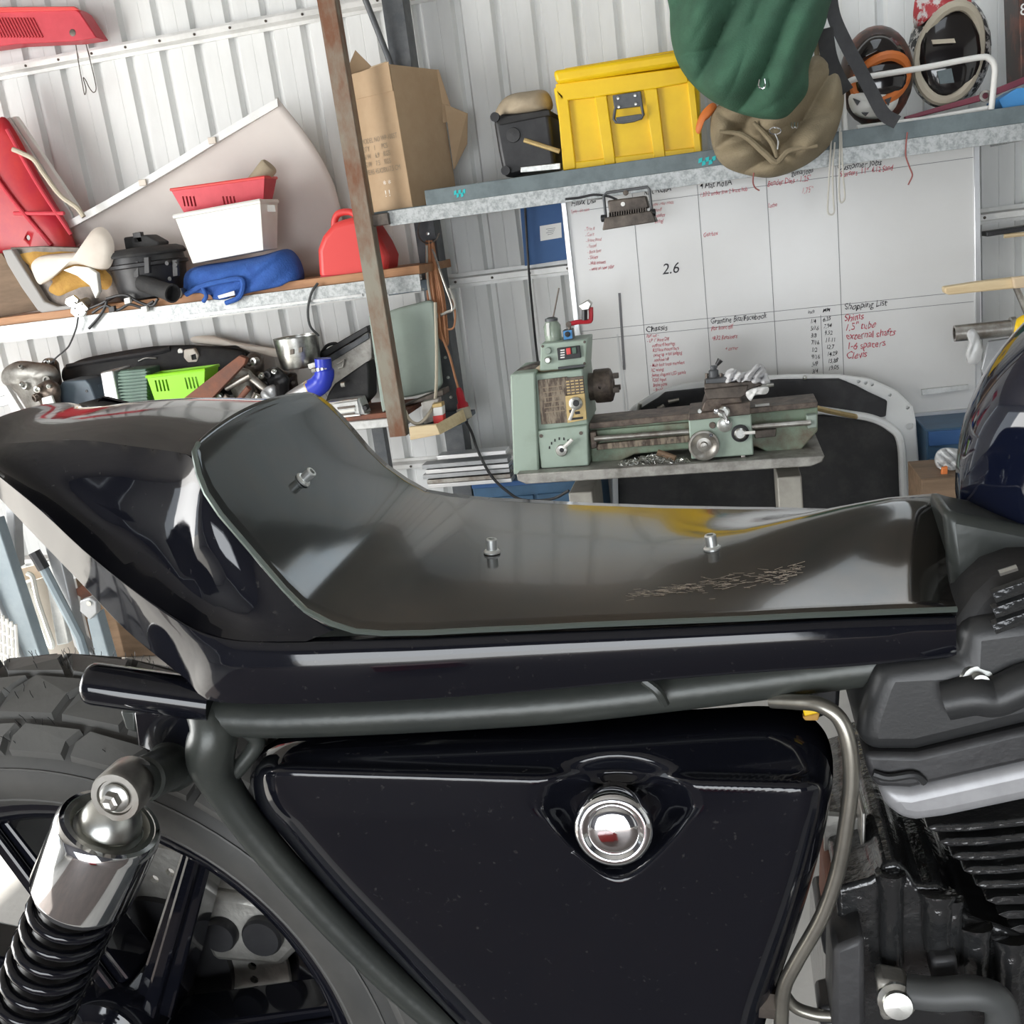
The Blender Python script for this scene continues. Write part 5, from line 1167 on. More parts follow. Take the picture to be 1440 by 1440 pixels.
MB().lathe([(.016, 0), (.014, .006), (0, .006)], P(254, 494, 4.99), (0, -1, 0), 12).build('white_sensor', 'whiteplastic', bm_)
rod(smooth_path([P(195, 508, 4.97), P(205, 504, 4.97), P(220, 504, 4.97)], 4), .006).build('silver_clip', 'zinc', bm_)
lf = thing('inner_guard', 'grey white torn inner guard strip behind the rusty channel', 'guard', cen([(275, 480), (395, 495)], 5.0))
soft('guard_strip', [(270, 474), (300, 472), (330, 480), (365, 486), (395, 492), (394, 502), (360, 498), (330, 492), (300, 486), (272, 482)], 5.10, .03, 'offwhite', lf, K=4, folds=.006, fs=10)
slab([(284, 488), (330, 486), (350, 498), (330, 510), (300, 520), (286, 505)], 5.05, .04).build('black_liner', 'black', lf, bevel=.008); stretch(bpy.data.objects['black_liner'], ZBN, .1)
hs = thing('heat_sink', 'green ribbed metal heat sink with a silver end cap on the bench', 'heat sink', cen([(150, 575), (220, 568)], 4.72))
slab([(158, 526), (170, 521), (205, 518), (207, 540), (207, 570), (200, 576), (165, 577)], 4.74, .14).build('heat_sink_body', 'greenheat', hs, bevel=.006); stretch(bpy.data.objects['heat_sink_body'], ZBN)
for i in range(10):
    v = 526+i*4.6; slab([(166, v), (206, v-4), (207, v-2), (166, v+2)], 4.725, .03).build('cooling_rib', 'greenheat', hs)
slab([(140, 524), (158, 520), (168, 576), (147, 578)], 4.71, .18).build('silver_end_cap', 'alu', hs, bevel=.01, seg=3); stretch(bpy.data.objects['silver_end_cap'], ZBN)
sb_ = thing('slate_enclosure', 'slate grey enclosure with chamfered corner beside the heat sink', 'enclosure', cen([(82, 570), (130, 568)], 4.66))
slab([(80, 548), (88, 536), (120, 534), (126, 540), (134, 560), (132, 574), (84, 574)], 4.74, .16).build('enclosure_body', 'slate', sb_, bevel=.006); stretch(bpy.data.objects['enclosure_body'], ZBN)
MB().lathe([(.007, 0), (.007, .003), (0, .003)], P(122, 550, 4.74), (0, -1, 0), 8).build('cover_screw', 'black', sb_)
stretch(slab([(128, 542), (138, 541), (139, 576), (132, 576)], 4.80, .1).build('enclosure_side', 'slate', sb_, bevel=.004), ZBN)
gbk = thing('lime_basket', 'lime green slotted plastic basket in the middle of the bench', 'basket', cen([(215, 562), (280, 555)], 4.66))
bk_, T3 = tapered(((206, 530), (288, 520)), ((220, 562), (280, 552)), 4.67, .15, 'basket_body', 'lime', gbk); stretch(bk_, ZBN, .2)
m = MB(); m.tube(T3, .008, 6, closed=True); m.build('basket_rim', 'lime', gbk)
hb = MB()
for u in (214, 219, 224, 229, 256, 261, 266, 271):
    v = 536-(u-214)*.09; hb.prism(quad([(u, v), (u+2.4, v-.3), (u+5.4, v+16), (u+3, v+16.3)], 4.65), (0, .06, 0))
cut(bk_, hb)
# rusty channel and loose engine parts
ch_ = thing('rusty_channel', 'rust red steel channel lying across the bench clutter', 'channel', cen([(260, 565), (345, 500)], 4.62))
slab([(256, 562), (336, 500), (346, 504), (344, 512), (272, 564), (262, 568)], 4.605, .035).build('channel_web', 'rust2', ch_, bevel=.003); stretch(bpy.data.objects['channel_web'], ZBN, .1)
def lump(name, label, cat, u, v, ru, rv, y, mt, seed, parts=()):
    t = thing(name, label, cat, P(u, v+rv, y)); rnd = random.Random(seed)
    px = []
    for i in range(9):
        a = 2*pi*i/9; k = rnd.uniform(.75, 1.1); px.append((u+ru*k*cos(a), v+rv*k*sin(a)))
    stretch(soft('casting', px, y, .05, mt, t, K=6, folds=.012, fs=8, seed=seed, back=.6), ZBN, .25)
    for j in range(4):
        a = rnd.uniform(0, 6.3); uu, vv = u+ru*.6*cos(a), v+rv*.55*sin(a); r = rnd.uniform(.010, .022)
        MB().lathe([(r, 0), (r, .03), (r*.6, .032), (r*.55, .02), (0, .02)], P(uu, vv, y-.045), V((rnd.uniform(-.5, .5), -1, rnd.uniform(-.2, .6))), 12).build('boss', mt if j % 2 else 'zinc', t, ang=35)
    return t
lump('starter_motor', 'pale cast starter motor lying above the rusty channel', 'starter motor', 336, 530, 20, 16, 4.76, 'alum_cast', 2)
lump('oil_pump', 'grey cast pump body with shaft beside the starter motor', 'pump', 358, 520, 16, 24, 4.90, 'oldsteel', 4)
lump('brake_hub', 'dark round hub casting in front of the metal pot', 'hub', 385, 534, 22, 18, 4.80, 'enginegrey', 6)
lump('gear_casting', 'black casting behind the brown channel end', 'casting', 404, 533, 17, 13, 4.92, 'oldsteel', 8)
lump('engine_block', 'dirty aluminium engine casting piled at the left end of the bench', 'engine part', 45, 530, 42, 26, 4.86, 'alum_cast', 10)
lump('gearbox_part', 'greasy dark gearbox casting beside the slate enclosure', 'engine part', 66, 552, 22, 18, 4.70, 'castiron', 12)
lump('bracket_casting', 'brown greasy bracket casting under the throttle cable', 'engine part', 71, 515, 16, 12, 5.0, 'castiron', 14)
lump('mount_casting', 'small cast metal mount standing between the lime basket and the starter motor', 'mount', 306, 560, 7, 9, 4.905, 'zinc', 16)
RY = (4.656, 4.665, 4.662, 4.622, 4.625, 4.695)
for k, (a, b, r, mt, lb) in enumerate((((318, 546), (352, 528), .016, 'steel', 'pale steel spanner like bar over the rusty channel'), ((300, 606), (350, 545), .015, 'rust2', 'rusty rod lying flat under the starter motor'), ((336, 604), (360, 552), .013, 'oldsteel', 'dark greasy rod in front of the starter motor'),
                                ((346, 602), (364, 556), .018, 'tubegrey', 'short brass grey tube in front of the hub casting'), ((284, 610), (320, 556), .014, 'castiron', 'brown rod beside the lime basket'), ((352, 530), (374, 548), .020, 'steel', 'bright steel shaft stub beneath the pump body'))):
    tag(rod([P(a[0], a[1], RY[k]), P(b[0], b[1], RY[k])], r, 10).build('loose_rod', mt), lb, 'rod')
tag(stretch(soft('crumpled_bag', [(366, 555), (372, 546), (386, 541), (389, 558), (387, 572), (368, 572)], 4.64, .03, 'greysilver', K=6, folds=.015, fs=7, seed=9), ZBN, .2), 'crumpled silver foil bag beside the aluminium pipe', 'bag')
wf = thing('painted_corner', 'white painted frame corner leaning at the left end of the bench', 'frame', cen([(0, 575), (34, 568)], 4.58))
slab([(-40, 556), (8, 542), (36, 568), (24, 572), (6, 556), (-40, 568)], 4.605, .03).build('frame_corner', 'whitepaint', wf, bevel=.003); stretch(bpy.data.objects['frame_corner'], ZBN, .2)
slab([(-10, 560), (6, 556), (18, 568), (-6, 574)], 4.61, .02).build('frame_inset', 'greysilver', wf, bevel=.003)
tag(stretch(slab([(58, 560), (72, 556), (84, 572), (58, 574)], 4.602, .015).build('white_block', 'whitepaint', bevel=.004), ZBN), 'small white plastic block in front of the greasy castings', 'block')
# ================================================================== LATHE AND ITS CORNER
# white bonnet with black insulation leaning against the wall
hd = thing('car_bonnet', 'white car bonnet with black insulation leaning against the whiteboard behind the lathe', 'bonnet', V((P(1100, 700, 4.9).x, 4.9, 0)))
def lean(u, v, y0=4.80): return P(u, v, y0)
OUTB = [(858, 610), (872, 590), (890, 572), (920, 552), (960, 540), (1030, 532), (1110, 527), (1180, 527), (1225, 533), (1262, 550), (1284, 572), (1288, 590), (1292, 640), (1296, 720), (1300, 840), (1180, 870), (950, 880), (868, 880), (862, 760)]
slab(OUTB, 4.86, .03).build('bonnet_shell', 'whitepaint', hd, bevel=.008, seg=3)
slab([(886, 600), (892, 580), (925, 560), (935, 552), (1000, 545), (1095, 534), (1180, 533), (1205, 543), (1222, 552), (1248, 564), (1246, 586), (1232, 588), (1210, 580), (1160, 575), (1060, 578), (960, 590)], 4.835, .03).build('insulation_pad', 'blackinsul', hd, bevel=.006)
slab([(868, 630), (900, 610), (1000, 596), (1120, 584), (1180, 584), (1225, 592), (1252, 602), (1264, 620), (1268, 700), (1270, 800), (1180, 850), (950, 860), (874, 860), (870, 740)], 4.84, .03).build('dark_centre', 'blackmatt', hd, bevel=.01, seg=3)
rod(smooth_path([P(1150, 576, 4.83), P(1190, 582, 4.83), P(1225, 588, 4.83), P(1250, 600, 4.83), P(1266, 620, 4.83), P(1270, 680, 4.83), P(1273, 760, 4.83)], 6), .018, 8).build('inner_rib', 'whitepaint', hd)
hb = MB(); hb.depth = .035
for u, v in ((1208, 537), (1218, 539), (1227, 541), (1252, 556), (1277, 574), (1280, 600)): hole(hb, P(u, v, 4.85), (0, 1, 0), .008 if u < 1279 else .017, 12)
cut(bpy.data.objects['bonnet_shell'], hb)
for a, b in (((895, 590), (900, 568)), ((940, 565), (955, 562)), ((925, 575), (934, 570))): rod([P(*a, 4.83), P(*b, 4.83)], .010).build('clip_slot', 'steel', hd)
MB().lathe([(.01, 0), (.008, .01), (0, .012)], P(1132, 531, 4.835), (0, -1, 0), 10).build('fixing_stud', 'zinc', hd)
tag(cable([(1138, 570, 4.45), (1150, 574, 4.5), (1175, 580, 4.66), (1205, 586, 4.83)], 4.75, .012).build('timber_stick', 'brass'), 'pale brown stick lying behind the right end of the lathe', 'stick')
# blue cabinets
bcb = thing('blue_cabinet', 'low blue steel cabinet standing against the wall under the stack of steel bars', 'cabinet', V((P(740, 690, 4.75).x, 4.75, 0)))
x0, x1 = P(665, 690, 4.72).x, P(842, 690, 4.72).x; zc = P(740, 674, 4.72).z
MB().box(((x0+x1)/2, 4.92, zc/2), (x1-x0, .40, zc)).build('cabinet_body', 'bluecab', bcb, bevel=.006)
MB().box(((x0+x1)/2, 4.715, zc-.012), (x1-x0, .02, .024)).build('top_edge', 'bluepanel', bcb, bevel=.003)
for k in (0, 1): MB().box((x0+(x1-x0)*(.26+.48*k), 4.715, zc*.45), ((x1-x0)*.45, .012, zc*.8)).build('cabinet_door', 'bluecab', bcb, bevel=.003)
bc2 = thing('tool_cabinet', 'blue steel drawer unit behind the fuel tank beside the bonnet', 'drawers', V((P(1330, 690, 4.75).x, 4.75, 0)))
x0, x1 = P(1303, 640, 4.76).x, P(1420, 640, 4.76).x; zc = P(1320, 604, 4.76).z
MB().box(((x0+x1)/2, 4.93, zc/2), (x1-x0, .32, zc)).build('drawer_carcass', 'bluecab', bc2, bevel=.006)
h0 = zc
for k in range(4): MB().box(((x0+x1)/2, 4.765, zc-.045-.15*k if k else zc-.04), (x1-x0-.02, .02, .065 if k == 0 else .13)).build('drawer_front', 'bluepanel' if k == 0 else 'bluecab', bc2, bevel=.003)
# steel bars on the cabinet
gB = 'steel bars stacked beside the column'
bars = [(618, 641, 714, 632, 'alu'), (597, 654, 716, 640, 'greysilver'), (602, 661, 718, 650, 'alu'), (598, 668, 719, 657, 'greysilver'), (604, 675, 720, 664, 'steel'), (606, 681, 722, 671, 'alu')]
for i, (u0, v0, u1, v1, mt) in enumerate(bars):
    a, b = P(u0, v0, 4.70), P(u1, v1, 4.70); b.z = a.z
    MB().box(((a+b)/2), (b.x-a.x, .09, .020)).build('steel_bar', mt, bevel=.002)
lbls = ['short bright flat bar on top of the steel bar stack', 'long dull flat bar second from the top of the steel stack', 'bright flat bar third from the top of the steel stack', 'dull flat bar fourth from the top of the steel stack', 'brownish flat bar fifth from the top of the steel stack', 'bright flat bar at the bottom of the steel stack']
for o in [o for o in bpy.data.objects if o.name.startswith('steel_bar')]: pass
for i, o in enumerate(sorted([o for o in bpy.data.objects if o.name.startswith('steel_bar')], key=lambda o: -o.location.z)): tag(o, lbls[i], 'steel bar', gB)
tag(MB().box((P(600, 690, 4.72).x, 4.90, P(600, 690, 4.72).z), (.22, .2, .03)).build('rusty_plate', 'rust2', bevel=.003), 'rusty plate under the steel bar stack behind the column', 'plate') if False else None

YT = 4.30
la = thing('lathe', 'green metal lathe on a steel tray stand in front of the white bonnet', 'lathe', V((P(940, 660, YT).x, YT+.2, 0)))
def lb(px, y, t, nm, mt='green', bv=.004, par=None): return slab(px, YT+y, t).build(nm, mt, par or la, bevel=bv)
lb([(726, 667), (1160, 641), (1156, 650), (1140, 656), (740, 681), (728, 676)], -.10, .52, 'chip_tray', 'alum_cast', .004)
ztray = P(940, 668, YT).z
for u0, u1 in ((795, 829), (1093, 1128)):
    a, b = P(u0, 672, YT-.04), P(u1, 672, YT-.04); MB().box(((a.x+b.x)/2, YT+.16, ztray/2-.02), (b.x-a.x, .34, ztray-.05)).build('stand_leg', 'standgrey', la, bevel=.006)
lb([(717, 527), (752, 523), (758, 664), (722, 668)], -.04, .36, 'gear_cover', 'green', .008)
lb([(752, 527), (819, 519), (827, 597), (756, 606)], -.01, .32, 'headstock', 'green', .006)
lb([(755, 606), (826, 598), (828, 655), (761, 659)], -.03, .30, 'feed_gearbox', 'green', .006)
lb([(758, 659), (830, 654), (832, 661), (760, 666)], -.0, .28, 'headstock_foot', 'greendirty', .002)
lb([(760, 484), (826, 477), (824, 516), (759, 522)], .0, .20, 'switch_box', 'green', .006)
lb([(756, 535), (797, 530), (801, 594), (761, 597)], -.022, .014, 'data_plate', 'plate', .001)
lb([(793, 532), (820, 529), (822, 553), (795, 556)], -.022, .014, 'gear_chart', 'castiron', .001)
for r in range(5):
    for c in range(4):
        u, v = 796+c*6.3+r*.4, 536+r*4.2-c*.7
        lb([(u, v), (u+4.4, v-.5), (u+4.5, v+1.2), (u+.1, v+1.7)], -.0235, .003, 'chart_row', 'brass', 0)
for k in range(6): lb([(763+k*.6, 545+k*7), (790+k*.8, 541.5+k*7), (790+k*.8, 542.6+k*7), (763+k*.6, 546+k*7)], -.0235, .002, 'plate_line', 'inkbrown', 0)
lb([(795, 557), (822, 553), (825, 590), (798, 595)], -.026, .016, 'speed_plate', 'brass', .001)
lb([(803, 588), (820, 586), (820, 589), (803, 591)], -.0285, .003, 'plate_print', 'black', 0)
lb([(800, 577), (806, 575), (807, 580), (801, 581)], -.0285, .003, 'plate_print', 'black', 0)
lb([(808, 579), (815, 578), (816, 582), (809, 583)], -.0285, .003, 'plate_print', 'black', 0)
def dial(u, v, y, prof, mt, nm, n=24, ax=(0, -1, 0)): return MB().lathe(prof, P(u, v, YT+y), ax, n).build(nm, mt, la, ang=30)
dial(810, 567, -.03, [(.028, 0), (.028, .012), (.02, .016), (.02, .03), (.012, .032), (0, .032)], 'zinc', 'speed_dial')
dial(810, 567, -.062, [(.014, 0), (.012, .004), (0, .004)], 'black', 'dial_centre')
rod([P(807, 575, YT-.05), P(801, 591, YT-.06)], .007).build('speed_lever', 'whitewire', la)
dial(790, 633, -.03, [(.026, 0), (.026, .010), (.022, .014), (.010, .016), (0, .016)], 'zinc', 'feed_dial')
dial(790, 633, -.048, [(.010, 0), (.008, .003), (0, .003)], 'black', 'dial_centre')
rod([P(792, 630, YT-.05), P(805, 618, YT-.05)], .008).build('feed_lever', 'whitewire', la)
for k in range(6):
    a = radians(55+k*22); u, v = 789+17*cos(a), 634-17*sin(a); lb([(u-.9, v-2), (u+.9, v-2.2), (u+.9, v+1.6), (u-.9, v+1.8)], -.032, .004, 'index_mark', 'black', 0)
for u, v in ((761, 613), (817, 609)): dial(u, v, -.03, [(.008, 0), (.008, .003), (0, .003)], 'oldsteel', 'panel_screw', 10)
# switch box details
lb([(783, 490), (815, 486), (817, 503), (785, 507)], -.012, .016, 'switch_plate', 'black', .002)
lb([(796, 490), (802, 489), (803, 498), (797, 499)], -.020, .012, 'stop_button', 'redplastic', .002)
lb([(804, 489), (810, 488), (811, 497), (805, 498)], -.020, .012, 'start_button', 'greenheat', .002)
for k in range(4): lb([(788, 492+k*3.4), (794, 491.3+k*3.4), (794, 493+k*3.4), (788, 493.7+k*3.4)], -.0135, .003, 'switch_print', 'paper', 0)
dial(771, 493, -.0, [(.015, 0), (.015, .008), (.012, .012), (0, .012)], 'sage', 'pilot_lamp', 16)
dial(771, 506, -.0, [(.015, 0), (.015, .012), (.010, .02), (0, .02)], 'zinc', 'key_switch', 16)
for u, v in ((763, 487), (822, 481), (822, 511)): dial(u, v, 0, [(.006, 0), (.005, .004), (0, .004)], 'oldsteel', 'panel_screw', 10)
# spindle and chuck
o = P(826, 549, YT+.16); o.z = P(850, 544, YT+.12).z
MB().lathe([(.060, 0), (.060, .035), (.045, .04), (.045, .05)], o, (1, 0, 0), 28).build('spindle_nose', 'castiron', la, ang=30)
ck = MB().lathe([(.030, .035), (.072, .036), (.074, .042), (.074, .10), (.070, .108), (.052, .115), (.045, .118), (.018, .118), (.018, .08)], o, (1, 0, 0), 36).build('chuck', 'castiron', la, ang=30)
for k in range(3):
    a = radians(90+k*120); d = V((0, cos(a), sin(a))); MB().box(o+V((.125, 0, 0))+d*.038, (.035, .022, .022)).build('chuck_jaw', 'oldsteel', ck, bevel=.002)
hb = MB(); hb.depth = .03; hole(hb, o+V((.065, -.085, .005)), (0, 1, 0), .007, 8); cut(ck, hb)
# bed
lb([(828, 595), (1150, 565), (1150, 573), (828, 604)], .02, .20, 'bed_way', 'castiron', .003)
lb([(828, 602), (1150, 572), (1150, 606), (1122, 638), (1100, 642), (1080, 636), (1062, 628), (960, 632), (892, 639), (868, 651), (832, 658)], .05, .16, 'bed_casting', 'greendirty', .006)
lb([(832, 606), (970, 594), (970, 604), (833, 614)], .035, .02, 'bed_panel', 'greendirty', .003)
rod([P(836, 617, YT), P(1140, 594, YT)], .012, 10).build('feed_shaft', 'steel', la)
lb([(838, 625), (970, 612), (970, 622), (839, 633)], .02, .02, 'feed_rack', 'plate', .002)
for u, v in ((905, 623), (945, 619)): dial(u, v, .018, [(.006, 0), (.006, .003), (0, .003)], 'oldsteel', 'rack_screw', 8)
lb([(829, 608), (838, 607), (840, 630), (831, 632)], .0, .05, 'shaft_bearing', 'castiron', .004)
lb([(1134, 585), (1149, 583), (1149, 601), (1136, 603)], -.0, .05, 'end_bearing', 'sage', .004)
lb([(1060, 606), (1092, 603), (1091, 614), (1062, 617)], .02, .03, 'lead_screw_cover', 'oldsteel', .003)
# carriage
lb([(968, 590), (1056, 581), (1060, 640), (972, 646)], -.05, .12, 'apron', 'green', .006)
lb([(968, 583), (1012, 578), (1014, 570), (1055, 566), (1056, 583), (968, 592)], -.06, .26, 'saddle', 'castiron', .004)
lb([(985, 582), (990, 565), (998, 558), (1040, 556), (1046, 572), (1046, 580)], -.03, .20, 'cross_slide', 'castiron', .005)
lb([(990, 548), (1052, 542), (1050, 555), (1040, 560), (994, 562)], -.04, .16, 'compound_slide', 'oldsteel', .004)
lb([(990, 540), (1062, 536), (1072, 541), (1048, 550), (992, 553)], -.02, .14, 'top_slide', 'steel' if False else 'oldsteel', .003)
lb([(992, 534), (1020, 531), (1034, 534), (1034, 540), (994, 543)], -.01, .10, 'tool_post', 'darksteel', .003)
for u in (994, 1002, 1014): rod([P(u, 534, YT+.03), P(u, 525, YT+.03)], .007).build('clamp_screw', 'oldsteel', la)
MB().lathe([(.020, 0), (.020, .03), (.012, .036), (.012, .05), (0, .05)], P(1004, 531, YT+.04), (0, 0, 1), 16).build('lock_nut', 'darksteel', la, ang=30)
rod([P(1005, 520, YT+.04), P(1009, 510, YT+.04)], .006).build('lock_lever', 'darksteel', la)
rod([P(1008, 513, YT+.04), P(1013, 506, YT+.04)], [.008, .013], 10).build('lever_knob', 'black', la)
rod([P(1066, 543, YT), P(1088, 541, YT)], .008).build('slide_handle', 'zinc', la)
rod([P(1062, 571, YT+.04), P(1082, 569, YT+.04)], .007).build('handle_pin', 'whitewire', la)
hw = MB().lathe([(.052, .012), (.060, .012), (.064, .018), (.062, .026), (.054, .028), (.048, .020), (.030, .012), (.016, .014), (.014, .034), (0, .036)], P(990, 625, YT-.05), (0, -1, 0), 40).build('hand_wheel', 'steel', la, ang=30)
rod([P(999, 612, YT-.075), P(1000, 612, YT-.13)], .008).build('wheel_handle', 'chrome', hw)
dial(1018, 579, -.06, [(.024, 0), (.024, .02), (.018, .024), (0, .024)], 'zinc', 'cross_slide_dial')
dial(1019, 597, -.052, [(.030, 0), (.030, .010), (.02, .014), (0, .014)], 'zinc', 'feed_selector')
rod([P(1008, 577, YT-.10), P(1016, 580, YT-.10), P(1022, 592, YT-.10)], .008).build('crank_arm', 'chrome', la)
for u, v in ((1007, 577), (1023, 593)): MB().lathe([(.011, 0), (.013, .012), (.010, .03), (0, .032)], P(u, v, YT-.095), (0, -1, 0), 12).build('crank_knob', 'chrome', la)
dial(1041, 609, -.05, [(.036, 0), (.036, .008), (.032, .010), (0, .010)], 'black', 'engage_dial')
dial(1041, 609, -.06, [(.024, 0), (.024, .016), (.018, .022), (0, .022)], 'zinc', 'engage_knob')
rod([P(1044, 609, YT-.075), P(1062, 608, YT-.08)], .007).build('engage_lever', 'whitewire', la)
dial(1002, 598, -.052, [(.014, 0), (.012, .005), (0, .005)], 'castiron', 'oil_plug', 14)
dial(984, 578, -.062, [(.010, 0), (.008, .01), (0, .01)], 'zinc', 'gib_screw', 10)
lb([(1042, 640), (1048, 640), (1049, 647), (1043, 648)], -.04, .03, 'apron_foot', 'steel', .002)
# swarf: curls in the tray
rnd = random.Random(5); m = MB()
for i in range(800):
    u = rnd.uniform(872, 968); v = 656-(u-880)*.055-rnd.uniform(0, 13)*(1-abs(u-918)/62); c = P(u, v, YT-.07+rnd.uniform(0, .12)); a = V((rnd.uniform(-1, 1), rnd.uniform(-1, 1), rnd.uniform(-1, 1))).normalized(); b = a.orthogonal().normalized(); r = rnd.uniform(.006, .014)
    m.tube([c+a*(k*.003)+(b*cos(k*1.1)+a.cross(b)*sin(k*1.1))*r for k in range(5)], .0016, 3)
sw = m.build('metal_swarf', 'zinc', smooth=False); sw['kind'] = 'stuff'; sw['label'] = 'curled bright metal swarf heaped in the lathe tray'; sw['category'] = 'swarf'
tag(rod([P(925, 636, YT-.04), P(950, 645, YT-.06)], .014).build('chip_brush', 'brownwood'), 'brown wooden brush handle lying on the swarf in the lathe tray', 'brush')
# things on top of the lathe
jr = thing('oil_jar', 'cloudy glass jar with a thin stick standing on the lathe switch box', 'jar', cen([(770, 484), (790, 480)], YT+.1))
o = P(779, 481, YT+.10); hj = P(779, 447, YT+.10).z-o.z; rj_ = (P(791, 460, YT+.1)-P(767, 460, YT+.1)).length/2
MB().lathe([(0, 0), (rj_*.95, 0), (rj_, .006), (rj_, hj*.68), (rj_*.7, hj*.86), (rj_*.7, hj)], o, (0, 0, 1), 20).build('jar_glass', 'glassjar', jr, ang=40)
MB().lathe([(rj_*.76, hj*.88), (rj_*.76, hj*.98), (rj_*.4, hj*1.04), (0, hj*1.04)], o, (0, 0, 1), 16).build('jar_lid', 'darksteel', jr, ang=30)
slab([(768, 455), (772, 454), (773, 472), (769, 473)], YT+.10-rj_-.002, .01).build('jar_label', 'paper', jr, smooth=False)
rod([P(778, 446, YT+.1), P(786, 405, YT+.1)], .0035, 6).build('stirring_stick', 'oldsteel', jr)
mbx = thing('magnetic_base', 'small blue faced magnetic base with black dial on the lathe switch box', 'magnet base', cen([(792, 480), (808, 477)], YT+.06))
slab([(791, 465), (804, 463), (806, 477), (792, 479)], YT+.05, .06).build('base_block', 'darksteel', mbx, bevel=.002)
slab([(792, 466), (804, 464), (805, 476), (793, 478)], YT+.044, .006).build('blue_face', 'bluebox', mbx, smooth=False)
MB().lathe([(.012, 0), (.010, .008), (0, .01)], P(798, 470, YT+.044), (0, -1, 0), 14).build('black_dial', 'black', mbx)
ra = thing('indicator_arm', 'red jointed indicator arm with a silver gauge above the magnetic base', 'gauge arm', P(806, 458, YT+.07))
rod(smooth_path([P(800, 456, YT+.07), P(812, 453, YT+.07), P(828, 452, YT+.07), P(831, 448, YT+.07), P(831, 432, YT+.07)], 3), .010).build('red_arm', 'red', ra)
MB().lathe([(.012, -.01), (.012, .01)], P(800, 456, YT+.07), (0, -1, 0), 12).lathe([(0, .01), (.012, .01)], P(800, 456, YT+.07), (0, -1, 0), 12).build('pivot_joint', 'oldsteel', ra)
rod([P(801, 457, YT+.07), P(801, 465, YT+.07)], .006).build('arm_stem', 'oldsteel', ra)
slab([(813, 430), (826, 422), (832, 427), (828, 436), (818, 437)], YT+.05, .05).build('gauge_body', 'zinc', ra, bevel=.004)
rod([P(822, 436, YT+.06), P(822, 450, YT+.06)], .012).build('gauge_stem', 'black', ra)
tag(slab([(725, 522), (752, 512), (760, 514), (760, 520), (728, 526)], YT+.06, .10).build('scrap_bracket', 'oldsteel', bevel=.003), 'brown scrap bracket lying on top of the lathe gear cover', 'bracket')
tag(soft('oily_rag', [(752, 520), (762, 512), (775, 516), (790, 514), (800, 520), (780, 523), (760, 524)], YT+.06, .03, 'tanfabric', K=5, folds=.01, fs=8), 'small oily rag lying on the lathe headstock', 'rag')
sp_ = tag(rod([P(785, 518, YT-.02), P(822, 514, YT-.02)], .006).build('steel_spanner', 'darksteel'), 'thin dark spanner lying on the lathe headstock below the switches', 'spanner')
tag(soft('shop_rag', [(1018, 540), (1020, 524), (1030, 518), (1044, 523), (1056, 520), (1064, 512), (1074, 514), (1080, 528), (1082, 540), (1062, 541), (1050, 536), (1040, 540), (1032, 534)], YT+.03, .05, 'rag', K=16, folds=.05, fs=6, seed=23, res=8), 'crumpled white and grey rag draped on the lathe tool slide', 'rag')
tag(soft('paper_towel', [(1048, 551), (1062, 545), (1080, 544), (1078, 554), (1062, 556), (1056, 564), (1050, 558)], YT-.03, .02, 'paper', K=5, folds=.008, fs=6), 'small white paper towel hanging below the tool slide', 'towel')

# ================================================================== RIGHT EDGE
wb2 = tag(slab([(1328, 404), (1380, 396), (1424, 391), (1560, 377), (1560, 392), (1424, 406), (1334, 415), (1329, 412)], 4.30, .06).build('timber_batten', 'pine', bevel=.006), 'pale timber batten sticking out in front of the right end of the whiteboard', 'batten')
tag(slab([(1424, 390), (1500, 382), (1500, 400), (1426, 406)], 4.272, .03).build('timber_block', 'cardlight', bevel=.006), 'short timber block clamped on the pale batten', 'block')
sp2 = thing('steel_pipe', 'polished steel pipe with a collar pointing at the whiteboard below the timber batten', 'pipe', P(1400, 478, 4.30))
pa, pb = P(1342, 469, 4.30), P(1560, 450, 4.30); d = (pb-pa); pb = pa+V((d.x, 0, 0)); d = V((1, 0, 0)); L_ = (pb-pa).length
MB().lathe([(.022, 0), (.032, 0), (.032, L_), (0, L_)], pa, d, 24).lathe([(.026, 0), (.026, .03), (0, .03)], pa, d, 24).build('pipe_body', 'steel', sp2, ang=30)
MB().lathe([(.032, 0), (.042, .002), (.042, .02), (.032, .022)], pa+d*.20, d, 24).build('pipe_collar', 'steel', sp2, ang=30)
tag(soft('yellow_flange', [(1424, 462), (1430, 448), (1445, 442), (1470, 445), (1470, 476), (1436, 478), (1424, 474)], 4.275, .03, 'yellow', K=5, folds=.006, fs=6), 'yellow plastic cover on the polished steel pipe', 'cover')
tag(soft('plastic_wrap', [(1359, 468), (1368, 462), (1376, 470), (1382, 492), (1376, 510), (1362, 511), (1358, 498), (1362, 482)], 4.272, .03, 'clearbag', K=6, folds=.008, fs=8), 'clear plastic wrap hanging from the polished steel pipe', 'wrap')
tag(slab([(1390, 480), (1440, 472), (1480, 466), (1480, 560), (1400, 560), (1380, 520)], 4.325, .02).build('grey_sheet', 'greysilver', bevel=.004), 'dull grey sheet hanging behind the polished steel pipe', 'sheet')
tag(slab([(1388, 326), (1500, 309), (1500, 316), (1388, 333)], 5.04, .10).build('dark_bar', 'black', bevel=.003), 'dark bar resting on the wall batten right of the whiteboard', 'bar')
tag(cable([(1412, 332), (1430, 330), (1450, 328), (1480, 322)], 5.05, .010).build('pale_stick', 'pine'), 'pale stick resting under the dark bar right of the whiteboard', 'stick')
tag(rod([P(1428, 402, 4.342), P(1444, 440, 4.342), P(1450, 460, 4.342)], .012).build('angled_stay', 'steel'), 'steel stay leaning between the timber batten and the pipe', 'stay')
